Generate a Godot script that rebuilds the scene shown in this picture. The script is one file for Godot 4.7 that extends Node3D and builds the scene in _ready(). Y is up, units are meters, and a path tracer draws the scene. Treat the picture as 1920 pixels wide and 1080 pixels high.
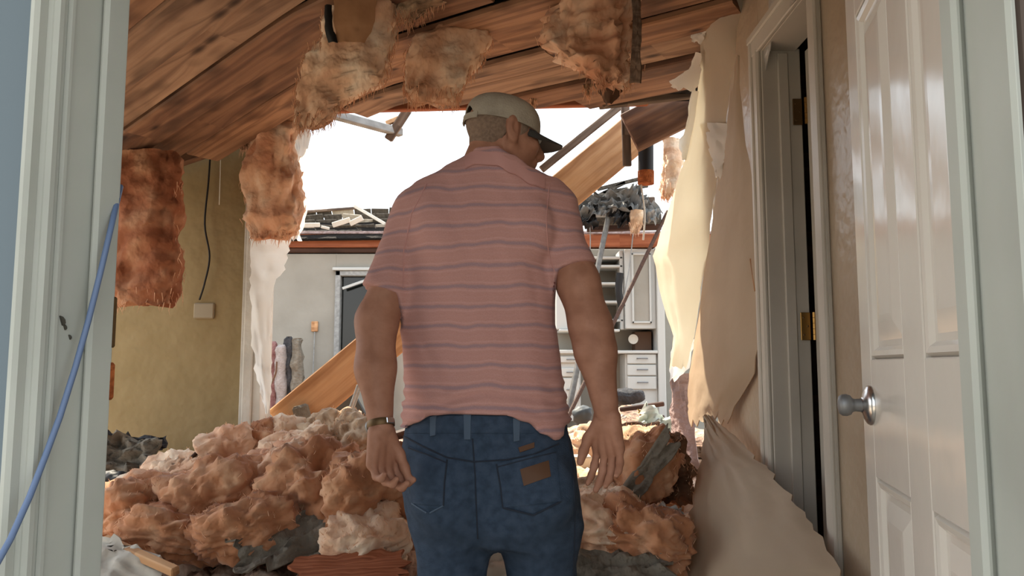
extends Node3D

# ---------------------------------------------------------------- lens
const F := 1450.0                      # focal length in pixels of the 1920 wide frame
const TILT := 0.0997
const EYE := Vector3(0, 1.15, 0)

var taken := {}
var M := {}
var rng := RandomNumberGenerator.new()
var nz := FastNoiseLite.new()
var nf := FastNoiseLite.new()


func _ready() -> void:
	rng.seed = 7
	# ---- camera
	var cam := Camera3D.new()
	cam.name = "camera"
	cam.fov = rad_to_deg(2.0 * atan(540.0 / F))
	cam.position = EYE
	cam.rotation.x = TILT
	cam.near = 0.05
	cam.current = true
	add_child(cam)
	# ---- sky and exposure
	var env := Environment.new()
	env.background_mode = Environment.BG_SKY
	var psm := ProceduralSkyMaterial.new()
	psm.sky_top_color = Color(0.90, 0.95, 1.0)
	psm.sky_horizon_color = Color(1.0, 0.98, 0.94)
	psm.sky_curve = 0.12
	psm.ground_bottom_color = Color(0.50, 0.46, 0.40)
	psm.ground_horizon_color = Color(0.62, 0.59, 0.55)
	psm.sun_angle_max = 1.0
	var sky := Sky.new()
	sky.sky_material = psm
	env.sky = sky
	env.background_energy_multiplier = 1.7
	env.tonemap_mode = Environment.TONE_MAPPER_LINEAR
	env.tonemap_exposure = 1.5
	env.sdfgi_enabled = true
	env.ssao_enabled = true
	env.ssil_enabled = true
	var we := WorldEnvironment.new()
	we.name = "world"
	we.environment = env
	add_child(we)
	# ---- sun: high behind the roofless rooms, to the right
	var sun := DirectionalLight3D.new()
	sun.name = "sun"
	sun.light_color = Color(1.0, 0.95, 0.86)
	sun.light_energy = 2.6
	sun.light_angular_distance = 0.6
	sun.shadow_enabled = true
	sun.rotation = Vector3(deg_to_rad(-52), deg_to_rad(180 - 35 + 70), 0)
	add_child(sun)

	materials()
	setting()
	roof()
	right_side()
	rear_room()
	rubble()
	hanging()
	person()


# ---------------------------------------------------------------- places
# the point that the pixel (px, py) shows at the distance d in front of the eye
func at(px: float, py: float, d: float) -> Vector3:
	var u := (px - 960.0) / F
	var v := (540.0 - py) / F
	var c := cos(TILT)
	var s := sin(TILT)
	var dep := c - v * s
	return EYE + Vector3(u / dep * d, (v * c + s) / dep * d, -d)


# ---------------------------------------------------------------- naming
func numbered(called: String) -> String:
	if not taken.has(called):
		taken[called] = 0
		return called
	taken[called] += 1
	return "%s_%03d" % [called, taken[called]]


func tag(o: Node3D, label: String, category: String, group := "", kind := "") -> Node3D:
	o.set_meta("label", label)
	if category:
		o.set_meta("category", category)
	if group:
		o.set_meta("group", group)
	if kind:
		o.set_meta("kind", kind)
	return o


func thing(called: String, label: String, category: String, base: Vector3, group := "") -> Node3D:
	var o := Node3D.new()
	o.name = numbered(called)
	add_child(o)
	o.position = base
	tag(o, label, category, group)
	return o


func where(o: Node) -> Vector3:
	var p := Vector3.ZERO
	while o is Node3D and o != self:
		p += (o as Node3D).position
		o = o.get_parent()
	return p


# a part: the mesh is given in world coordinates
func part(called: String, b: Mb, m: Material, parent: Node3D) -> MeshInstance3D:
	var o := MeshInstance3D.new()
	o.mesh = b.mesh(where(parent))
	o.material_override = m
	var n := called
	var i := 0
	while parent.has_node(n):
		i += 1
		n = "%s_%03d" % [called, i]
	o.name = n
	parent.add_child(o)
	return o


# a thing of one mesh
func solo(called: String, b: Mb, m: Material, label: String, category: String, group := "", kind := "") -> MeshInstance3D:
	var o := MeshInstance3D.new()
	o.name = numbered(called)
	var base := b.base()
	o.mesh = b.mesh(base)
	o.position = base
	o.material_override = m
	add_child(o)
	tag(o, label, category, group, kind)
	return o


func struct(called: String, b: Mb, m: Material, label: String) -> MeshInstance3D:
	return solo(called, b, m, label, "", "", "structure")


# ---------------------------------------------------------------- meshes
class Mb:
	var v := PackedVector3Array()
	var n := PackedVector3Array()
	var t := PackedVector2Array()
	var ix := PackedInt32Array()

	func tri(a: Vector3, b: Vector3, c: Vector3, out: Vector3, ua := Vector2.ZERO, ub := Vector2.ZERO, uc := Vector2.ZERO) -> void:
		var nn := (a - c).cross(a - b)
		if nn.length_squared() < 1e-16:
			return
		var k := v.size()
		if nn.dot(out) < 0.0:
			nn = -nn
			v.append_array([a, c, b])
			t.append_array([ua, uc, ub])
		else:
			v.append_array([a, b, c])
			t.append_array([ua, ub, uc])
		nn = nn.normalized()
		n.append_array([nn, nn, nn])
		ix.append_array([k, k + 1, k + 2])

	func quad(a: Vector3, b: Vector3, c: Vector3, d: Vector3, out: Vector3, ua := Vector2.ZERO, ub := Vector2.ZERO, uc := Vector2.ZERO, ud := Vector2.ZERO) -> void:
		tri(a, b, c, out, ua, ub, uc)
		tri(a, c, d, out, ua, uc, ud)

	# box with chamfered edges; x is its length (the grain runs along it)
	func box(xf: Transform3D, size: Vector3, bev := 0.004, off := Vector2.ZERO) -> void:
		var h := size * 0.5
		var e := minf(bev, minf(h.x, minf(h.y, h.z)) * 0.9)
		var ax := [Vector3.RIGHT, Vector3.UP, Vector3.BACK]
		for a in 3:
			for s in [-1.0, 1.0]:
				var b := (a + 1) % 3
				var c := (a + 2) % 3
				var q := []
				for m in [[-1, -1], [1, -1], [1, 1], [-1, 1]]:
					var p := Vector3.ZERO
					p[a] = h[a] * s
					p[b] = (h[b] - e) * m[0]
					p[c] = (h[c] - e) * m[1]
					q.append(p)
				face(q, ax[a] * s, xf, off)
				# edge between the faces a,s and b,r
				for r in [-1.0, 1.0]:
					var g := []
					for m in [-1.0, 1.0]:
						var p := Vector3.ZERO
						p[a] = h[a] * s
						p[b] = (h[b] - e) * r
						p[c] = (h[c] - e) * m
						g.append(p)
					for m in [1.0, -1.0]:
						var p := Vector3.ZERO
						p[a] = (h[a] - e) * s
						p[b] = h[b] * r
						p[c] = (h[c] - e) * m
						g.append(p)
					face(g, ax[a] * s + ax[b] * r, xf, off)
		for i in 8:
			var sg := Vector3(1 if i & 1 else -1, 1 if i & 2 else -1, 1 if i & 4 else -1)
			var p := h * sg
			var g := [p - Vector3(0, e, e) * sg, p - Vector3(e, 0, e) * sg, p - Vector3(e, e, 0) * sg]
			face(g, sg, xf, off)

	func face(q: Array, out: Vector3, xf: Transform3D, off: Vector2) -> void:
		var us := []
		for p in q:
			us.append(off + (Vector2(p.z, p.y) if absf(out.x) > 0.9 else Vector2(p.x, p.y + p.z)))
		var o := xf.basis * out
		if q.size() == 3:
			tri(xf * q[0], xf * q[1], xf * q[2], o, us[0], us[1], us[2])
		else:
			quad(xf * q[0], xf * q[1], xf * q[2], xf * q[3], o, us[0], us[1], us[2], us[3])

	# board from a to b: wide across 'w' (towards wd), thick across the third axis
	func plank(a: Vector3, b: Vector3, wd: Vector3, w: float, th: float, bev := 0.004, off := Vector2.ZERO) -> void:
		var x := (b - a).normalized()
		var z := x.cross(wd).normalized()
		var y := z.cross(x)
		box(Transform3D(Basis(x, y, z), (a + b) * 0.5), Vector3(a.distance_to(b), w, th), bev, off)

	# board bent through several points
	func bent(p: Array, wd: Vector3, w: float, th: float, bev := 0.004, off := Vector2.ZERO) -> void:
		var rings := []
		var run := 0.0
		var runs := []
		for i in p.size():
			var x: Vector3 = (p[mini(i + 1, p.size() - 1)] - p[maxi(i - 1, 0)]).normalized()
			var z := x.cross(wd).normalized()
			var y := z.cross(x)
			var g := []
			var a := w * 0.5
			var t2 := th * 0.5
			for q in [[a, t2 - bev], [a - bev, t2], [bev - a, t2], [-a, t2 - bev], [-a, bev - t2], [bev - a, -t2], [a - bev, -t2], [a, bev - t2]]:
				g.append([p[i] + y * q[0] + z * q[1], q[0] + q[1] * 0.6])
			rings.append(g)
			if i:
				run += p[i].distance_to(p[i - 1])
			runs.append(run)
		for i in p.size() - 1:
			for j in 8:
				var k := (j + 1) % 8
				var m: Vector3 = (rings[i][j][0] + rings[i + 1][k][0]) * 0.5 - (p[i] + p[i + 1]) * 0.5
				quad(rings[i][j][0], rings[i][k][0], rings[i + 1][k][0], rings[i + 1][j][0], m, off + Vector2(runs[i], rings[i][j][1]), off + Vector2(runs[i], rings[i][k][1]), off + Vector2(runs[i + 1], rings[i][k][1]), off + Vector2(runs[i + 1], rings[i][j][1]))
		for e in [0, p.size() - 1]:
			var o: Vector3 = (p[0] - p[1]) if e == 0 else (p[e] - p[e - 1])
			for j in range(1, 7):
				tri(rings[e][0][0], rings[e][j][0], rings[e][j + 1][0], o, off, off + Vector2(0, 0.02 * j), off + Vector2(0.02, 0.02))

	# smooth grid of rows; closed across when wrap; outwards as 'out' says, or away from the middle
	func grid(rows: Array, wrap := false, out := Vector3.ZERO, us: Array = []) -> void:
		var nr := rows.size()
		var nc: int = rows[0].size()
		var k := v.size()
		var mid := Vector3.ZERO
		for r: PackedVector3Array in rows:
			for p in r:
				mid += p
		mid /= nr * nc
		var nn := PackedVector3Array()
		nn.resize(nr * nc)
		var side := 0.0
		var cc := nc if wrap else nc - 1
		var tris := PackedInt32Array()
		for i in nr - 1:
			var r0: PackedVector3Array = rows[i]
			var r1: PackedVector3Array = rows[i + 1]
			for j in cc:
				var j1 := (j + 1) % nc
				var fn := (r0[j] - r1[j1]).cross(r0[j] - r0[j1]) + (r0[j] - r1[j]).cross(r0[j] - r1[j1])
				nn[i * nc + j] += fn
				nn[i * nc + j1] += fn
				nn[(i + 1) * nc + j] += fn
				nn[(i + 1) * nc + j1] += fn
				side += fn.dot(out if out != Vector3.ZERO else (r0[j] + r1[j1]) * 0.5 - mid)
				tris.append_array([i * nc + j, i * nc + j1, (i + 1) * nc + j1, i * nc + j, (i + 1) * nc + j1, (i + 1) * nc + j])
		var sg := 1.0 if side >= 0.0 else -1.0
		for i in nr:
			for j in nc:
				v.append(rows[i][j])
				n.append((nn[i * nc + j] * sg).normalized())
				t.append(us[i][j] if us.size() else Vector2(float(j) / nc, float(i) / nr))
		for i in range(0, tris.size(), 3):
			if sg > 0:
				ix.append_array([k + tris[i], k + tris[i + 1], k + tris[i + 2]])
			else:
				ix.append_array([k + tris[i], k + tris[i + 2], k + tris[i + 1]])

	# a bent sheet with thickness: rows of points, its face towards 'out'
	func sheet(rows: Array, th: float, out: Vector3, us: Array = []) -> void:
		if th <= 0.0:                     # paper
			grid(rows, false, out, us)
			return
		var back := []
		var nr := rows.size()
		var nc: int = rows[0].size()
		for i in nr:
			var r := PackedVector3Array()
			for j in nc:
				var du: Vector3 = rows[i][mini(j + 1, nc - 1)] - rows[i][maxi(j - 1, 0)]
				var dv: Vector3 = rows[mini(i + 1, nr - 1)][j] - rows[maxi(i - 1, 0)][j]
				var m := du.cross(dv).normalized()
				if m.dot(out) < 0:
					m = -m
				r.append(rows[i][j] - m * th)
			back.append(r)
		grid(rows, false, out, us)
		grid(back, false, -out, us)
		var mid: Vector3 = rows[nr / 2][nc / 2]
		for i in nr - 1:
			for j in [0, nc - 1]:
				quad(rows[i][j], rows[i + 1][j], back[i + 1][j], back[i][j], rows[i][j] - rows[i][nc / 2])
		for j in nc - 1:
			for i in [0, nr - 1]:
				quad(rows[i][j], rows[i][j + 1], back[i][j + 1], back[i][j], rows[i][j] - rows[nr / 2][j])

	func tube(pts: Array, rad: Array, sides := 8, caps := true) -> void:
		var rows := []
		var up := Vector3.UP
		var d0: Vector3 = (pts[1] - pts[0]).normalized()
		if absf(d0.dot(up)) > 0.9:
			up = Vector3.RIGHT
		for i in pts.size():
			var d: Vector3 = (pts[mini(i + 1, pts.size() - 1)] - pts[maxi(i - 1, 0)]).normalized()
			var x := d.cross(up).normalized()
			up = x.cross(d).normalized()
			var r := PackedVector3Array()
			var rr: float = rad[i] if rad.size() > 1 else rad[0]
			for j in sides:
				var a := TAU * j / sides
				r.append(pts[i] + (x * cos(a) + up * sin(a)) * rr)
			rows.append(r)
		strip(rows, pts)
		if caps:
			for e in [0, pts.size() - 1]:
				var o: Vector3 = (pts[0] - pts[1]) if e == 0 else (pts[e] - pts[e - 1])
				for j in sides:
					tri(pts[e], rows[e][j], rows[e][(j + 1) % sides], o)

	# wrapped grid whose outside is away from the axis 'pts'
	func strip(rows: Array, pts: Array) -> void:
		var nc: int = rows[0].size()
		var k := v.size()
		for i in rows.size():
			for j in nc:
				v.append(rows[i][j])
				n.append((rows[i][j] - pts[i]).normalized())
				t.append(Vector2(float(j) / nc, float(i)))
		for i in rows.size() - 1:
			for j in nc:
				var j1 := (j + 1) % nc
				var q := [k + i * nc + j, k + i * nc + j1, k + (i + 1) * nc + j1, k + (i + 1) * nc + j]
				var a := v[q[0]]
				var fn := (a - v[q[2]]).cross(a - v[q[1]])
				if fn.dot(n[q[0]] + n[q[2]]) >= 0:
					ix.append_array([q[0], q[1], q[2], q[0], q[2], q[3]])
				else:
					ix.append_array([q[0], q[2], q[1], q[0], q[3], q[2]])

	# turned shape round an axis: prof holds Vector2(radius, height along the axis)
	func lathe(xf: Transform3D, prof: Array, sides := 20) -> void:
		var rows := []
		for p: Vector2 in prof:
			var r := PackedVector3Array()
			for j in sides:
				var a := TAU * j / sides
				r.append(xf * Vector3(cos(a) * p.x, p.y, sin(a) * p.x))
			rows.append(r)
		grid(rows, true)

	func base() -> Vector3:
		var lo := Vector3.INF
		var hi := -Vector3.INF
		for p in v:
			lo = lo.min(p)
			hi = hi.max(p)
		return Vector3((lo.x + hi.x) * 0.5, lo.y, (lo.z + hi.z) * 0.5)

	func mesh(from: Vector3) -> ArrayMesh:
		var a := []
		a.resize(Mesh.ARRAY_MAX)
		var w := PackedVector3Array()
		w.resize(v.size())
		for i in v.size():
			w[i] = v[i] - from
		a[Mesh.ARRAY_VERTEX] = w
		a[Mesh.ARRAY_NORMAL] = n
		a[Mesh.ARRAY_TEX_UV] = t
		a[Mesh.ARRAY_INDEX] = ix
		var m := ArrayMesh.new()
		m.add_surface_from_arrays(Mesh.PRIMITIVE_TRIANGLES, a)
		return m


# ---------------------------------------------------------------- fields (smooth unions, meshed as surface nets)
class Fld:
	var o: Vector3
	var h: float
	var nx: int
	var ny: int
	var nz: int
	var k: float
	var a: PackedFloat32Array

	func _init(lo: Vector3, hi: Vector3, cell: float, smooth: float) -> void:
		o = lo
		h = cell
		nx = int((hi.x - lo.x) / cell) + 2
		ny = int((hi.y - lo.y) / cell) + 2
		nz = int((hi.z - lo.z) / cell) + 2
		k = 1.0 / smooth
		a = PackedFloat32Array()
		a.resize(nx * ny * nz)

	func span(lo: Vector3, hi: Vector3) -> PackedInt32Array:
		var m := 6.0 / k
		return PackedInt32Array([maxi(0, int((lo.x - m - o.x) / h)), mini(nx - 1, int((hi.x + m - o.x) / h) + 1), maxi(0, int((lo.y - m - o.y) / h)), mini(ny - 1, int((hi.y + m - o.y) / h) + 1), maxi(0, int((lo.z - m - o.z) / h)), mini(nz - 1, int((hi.z + m - o.z) / h) + 1)])

	# tapered capsule
	func cap(p: Vector3, q: Vector3, ra: float, rb: float) -> void:
		var r := Vector3.ONE * maxf(ra, rb)
		var s := span(p.min(q) - r, p.max(q) + r)
		var d := q - p
		var l2 := maxf(d.length_squared(), 1e-9)
		for iy in range(s[2], s[3] + 1):
			for iz in range(s[4], s[5] + 1):
				var i := (iy * nz + iz) * nx + s[0]
				for ix in range(s[0], s[1] + 1):
					var w := o + Vector3(ix, iy, iz) * h - p
					var u := clampf(w.dot(d) / l2, 0.0, 1.0)
					var dist := (w - d * u).length() - ra - (rb - ra) * u
					a[i] += exp(minf(-dist * k, 60.0))
					i += 1

	func ell(c: Vector3, r: Vector3, b := Basis.IDENTITY) -> void:
		var m := Vector3.ONE * maxf(r.x, maxf(r.y, r.z))
		var s := span(c - m, c + m)
		var bt := b.transposed()
		for iy in range(s[2], s[3] + 1):
			for iz in range(s[4], s[5] + 1):
				var i := (iy * nz + iz) * nx + s[0]
				for ix in range(s[0], s[1] + 1):
					var w := (bt * (o + Vector3(ix, iy, iz) * h - c)) / r
					var k0 := w.length()
					var k1 := maxf((w / r).length(), 1e-6)
					a[i] += exp(clampf(-k0 * (k0 - 1.0) / k1 * k, -80.0, 60.0))
					i += 1

	# stack of ellipses: rows of [y, middle x, middle z, half width, half depth], from low to high
	func loft(rows: Array) -> void:
		var n := rows.size()
		var lo := Vector3.INF
		var hi := -Vector3.INF
		for r in rows:
			lo = lo.min(Vector3(r[1] - r[3], r[0], r[2] - r[4]))
			hi = hi.max(Vector3(r[1] + r[3], r[0], r[2] + r[4]))
		var s := span(lo, hi)
		for iy in range(s[2], s[3] + 1):
			var y := o.y + iy * h
			var j := 0
			while j < n - 2 and rows[j + 1][0] < y:
				j += 1
			var r0: Array = rows[j]
			var r1: Array = rows[j + 1]
			var f := clampf((y - r0[0]) / (r1[0] - r0[0]), 0.0, 1.0)
			f = f * f * (3.0 - 2.0 * f) * 0.5 + f * 0.5
			var cx: float = lerpf(r0[1], r1[1], f)
			var cz: float = lerpf(r0[2], r1[2], f)
			var ea: float = lerpf(r0[3], r1[3], f)
			var eb: float = lerpf(r0[4], r1[4], f)
			var cut := maxf(lo.y - y, y - hi.y)
			var mn := minf(ea, eb)
			for iz in range(s[4], s[5] + 1):
				var i := (iy * nz + iz) * nx + s[0]
				var wz := absf((o.z + iz * h - cz) / eb)
				for ix in range(s[0], s[1] + 1):
					var wx := absf((o.x + ix * h - cx) / ea)
					var k0 := sqrt(wx * wx + wz * wz)
					var gx := wx / ea
					var gz := wz / eb
					var k1 := maxf(sqrt(gx * gx + gz * gz), 1e-4)
					var dist := maxf(k0 * (k0 - 1.0) / k1 if k0 > 0.3 else -mn * 0.7, cut)
					a[i] += exp(clampf(-dist * k, -80.0, 60.0))
					i += 1

	# sums become distances; 'after' may bend or cut them near and inside the surface
	func done(after = null) -> void:
		var has: bool = after != null
		for iy in ny:
			for iz in nz:
				for ix in nx:
					var i := (iy * nz + iz) * nx + ix
					var d := -log(a[i]) / k if a[i] > 1e-30 else 0.5
					if has and d < 3.0 * h:
						d = after.call(o + Vector3(ix, iy, iz) * h, d)
					if ix == 0 or iy == 0 or iz == 0 or ix == nx - 1 or iy == ny - 1 or iz == nz - 1:
						d = maxf(d, h * 0.5)
					a[i] = d

	func val(p: Vector3) -> float:
		var g := (p - o) / h
		var x := clampi(int(g.x), 0, nx - 2)
		var y := clampi(int(g.y), 0, ny - 2)
		var z := clampi(int(g.z), 0, nz - 2)
		var fx := g.x - x
		var fy := g.y - y
		var fz := g.z - z
		var i := (y * nz + z) * nx + x
		var e := lerpf(lerpf(a[i], a[i + 1], fx), lerpf(a[i + nx], a[i + nx + 1], fx), fz)
		i += nz * nx
		return lerpf(e, lerpf(lerpf(a[i], a[i + 1], fx), lerpf(a[i + nx], a[i + nx + 1], fx), fz), fy)

	# first surface met from p along d (world axes)
	func hit(p: Vector3, d: Vector3, far: float) -> Vector3:
		var s := 0.0
		while s < far:
			var e := val(p + d * s)
			if e < 0.0005:
				break
			s += clampf(e * 0.8, 0.0008, h * 3.0)
		return p + d * s

	func into(b: Mb, xf := Transform3D.IDENTITY, uv = null) -> void:
		var id := PackedInt32Array()
		id.resize(nx * ny * nz)
		id.fill(-1)
		var sx := 1
		var sz := nx
		var sy := nx * nz
		var off := PackedInt32Array([0, sx, sz, sx + sz, sy, sy + sx, sy + sz, sy + sx + sz])
		var ea := PackedInt32Array([0, 2, 4, 6, 0, 1, 4, 5, 0, 1, 2, 3])
		var eb := PackedInt32Array([1, 3, 5, 7, 2, 3, 6, 7, 4, 5, 6, 7])
		var corner := [Vector3(0, 0, 0), Vector3(1, 0, 0), Vector3(0, 0, 1), Vector3(1, 0, 1), Vector3(0, 1, 0), Vector3(1, 1, 0), Vector3(0, 1, 1), Vector3(1, 1, 1)]
		var has: bool = uv != null
		for iy in ny - 1:
			for iz in nz - 1:
				var i := (iy * nz + iz) * nx - 1
				for ix in nx - 1:
					i += 1
					var c := 0
					if a[i] < 0.0: c += 1
					if a[i + sx] < 0.0: c += 1
					if a[i + sz] < 0.0: c += 1
					if a[i + sx + sz] < 0.0: c += 1
					if a[i + sy] < 0.0: c += 1
					if a[i + sy + sx] < 0.0: c += 1
					if a[i + sy + sz] < 0.0: c += 1
					if a[i + sy + sx + sz] < 0.0: c += 1
					if c == 0 or c == 8:
						continue
					var p := Vector3.ZERO
					var m := 0
					for e in 12:
						var da := a[i + off[ea[e]]]
						var db := a[i + off[eb[e]]]
						if (da < 0.0) != (db < 0.0):
							p += corner[ea[e]].lerp(corner[eb[e]], da / (da - db))
							m += 1
					p = o + (Vector3(ix, iy, iz) + p / m) * h
					var g := Vector3(val(p + Vector3(h, 0, 0)) - val(p - Vector3(h, 0, 0)), val(p + Vector3(0, h, 0)) - val(p - Vector3(0, h, 0)), val(p + Vector3(0, 0, h)) - val(p - Vector3(0, 0, h)))
					id[i] = b.v.size()
					b.v.append(xf * p)
					b.n.append((xf.basis * g).normalized())
					b.t.append(uv.call(p) if has else Vector2(p.x, p.y))
		for iy in range(1, ny - 1):
			for iz in range(1, nz - 1):
				for ix in range(1, nx - 1):
					var i := (iy * nz + iz) * nx + ix
					var ins := a[i] < 0.0
					if ins != (a[i + sx] < 0.0):
						ring(b, id[i], id[i - sy], id[i - sy - sz], id[i - sz])
					if ins != (a[i + sy] < 0.0):
						ring(b, id[i], id[i - sx], id[i - sx - sz], id[i - sz])
					if ins != (a[i + sz] < 0.0):
						ring(b, id[i], id[i - sx], id[i - sx - sy], id[i - sy])

	func ring(b: Mb, p: int, q: int, r: int, s: int) -> void:
		if p < 0 or q < 0 or r < 0 or s < 0:
			return
		var f := (b.v[p] - b.v[r]).cross(b.v[q] - b.v[s])   # (p-r)x(q-s)
		if f.dot(b.n[p] + b.n[q] + b.n[r] + b.n[s]) < 0.0:
			b.ix.append_array([p, q, r, p, r, s])
		else:
			b.ix.append_array([p, r, q, p, s, r])


# ---------------------------------------------------------------- materials
func mat(c: Color, rough := 0.8, metal := 0.0, spec := 0.5) -> StandardMaterial3D:
	var m := StandardMaterial3D.new()
	m.albedo_color = c
	m.roughness = rough
	m.metallic = metal
	m.metallic_specular = spec
	return m


func noise_tex(freq: float, ramp: Array, oct := 4, side := 256, kind := FastNoiseLite.TYPE_SIMPLEX_SMOOTH, sd := 3, normal := false, bump := 8.0) -> NoiseTexture2D:
	var f := FastNoiseLite.new()
	f.seed = sd
	f.noise_type = kind
	f.frequency = freq
	f.fractal_octaves = oct
	var t := NoiseTexture2D.new()
	t.width = side
	t.height = side
	t.seamless = true
	t.generate_mipmaps = false
	t.as_normal_map = normal
	t.bump_strength = bump
	t.noise = f
	if ramp.size():
		var g := Gradient.new()
		var offs := PackedFloat32Array()
		var cols := PackedColorArray()
		for r in ramp:
			offs.append(r[0])
			cols.append(r[1])
		g.offsets = offs
		g.colors = cols
		t.color_ramp = g
	return t


# base colour mottled by noise, with bumps, in the object's own axes
func rough_mat(ramp: Array, scale: float, rough := 0.95, bump := 1.0, freq := 0.02, bfreq := 0.05, sd := 3, relief := 0.0) -> StandardMaterial3D:
	var m := mat(Color.WHITE, rough, 0.0, 0.3)
	m.albedo_texture = noise_tex(freq, ramp, 5, 256, FastNoiseLite.TYPE_SIMPLEX_SMOOTH, sd)
	m.uv1_triplanar = true
	m.uv1_scale = Vector3.ONE * scale
	if bump > 0.0:
		m.normal_enabled = true
		m.normal_texture = noise_tex(bfreq, [], 5, 256, FastNoiseLite.TYPE_SIMPLEX_SMOOTH, sd + 1, true, 6.0)
		m.normal_scale = bump
	if relief > 0.0:
		m.heightmap_enabled = true
		m.heightmap_texture = noise_tex(bfreq, [[0.0, Color.BLACK], [1.0, Color.WHITE]], 5, 256, FastNoiseLite.TYPE_SIMPLEX_SMOOTH, sd + 1)
		m.heightmap_scale = relief
	return m


# sawn softwood: grain along u, knots, stains
func wood(sd: int, dark: Color, mid: Color, light: Color, knots := 3, stain := 0.35) -> StandardMaterial3D:
	var w := 512
	var hh := 128
	var im := Image.create(w, hh, false, Image.FORMAT_RGB8)
	var f := FastNoiseLite.new()
	f.seed = sd
	f.frequency = 0.01
	f.fractal_octaves = 3
	var r := RandomNumberGenerator.new()
	r.seed = sd
	var kn := []
	for i in knots:
		kn.append(Vector3(r.randf() * w, r.randf_range(0.15, 0.85) * hh, r.randf_range(5, 9)))
	for y in hh:
		for x in w:
			var yy := float(y)
			var spot := 0.0
			for q: Vector3 in kn:
				var dx := absf(x - q.x)
				dx = minf(dx, w - dx) * 0.55
				var dy := y - q.y
				var e := sqrt(dx * dx + dy * dy) / q.z
				yy += dy * 1.6 * exp(-e * e * 0.12)
				spot = maxf(spot, exp(-e * e * 1.4))
			var warp := f.get_noise_2d(x * 0.6, yy * 1.5) * 6.0
			var ring := f.get_noise_2d(x * 0.12 + 900.0, (yy + warp) * 4.5) * 0.5 + 0.5
			var fine := f.get_noise_2d(x * 0.8 + 300.0, yy * 22.0) * 0.5 + 0.5
			var st := clampf(f.get_noise_2d(x * 0.7 + 5000.0, y * 1.1) * 2.0, 0.0, 1.0) * stain
			var c := mid.lerp(light, clampf(ring * 1.5 - 0.4, 0.0, 1.0)).lerp(dark, clampf(0.55 - ring, 0.0, 1.0) * 0.7 + fine * 0.14)
			c = c.lerp(dark, clampf(spot * 0.95 + st, 0.0, 0.95))
			im.set_pixel(x, y, c)
	var m := mat(Color.WHITE, 0.72, 0.0, 0.4)
	m.albedo_texture = ImageTexture.create_from_image(im)
	m.uv1_scale = Vector3(0.55, 3.2, 1)
	m.normal_enabled = true
	m.normal_texture = noise_tex(0.04, [], 3, 128, FastNoiseLite.TYPE_SIMPLEX_SMOOTH, sd, true, 3.0)
	m.normal_scale = 0.35
	return m


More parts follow.
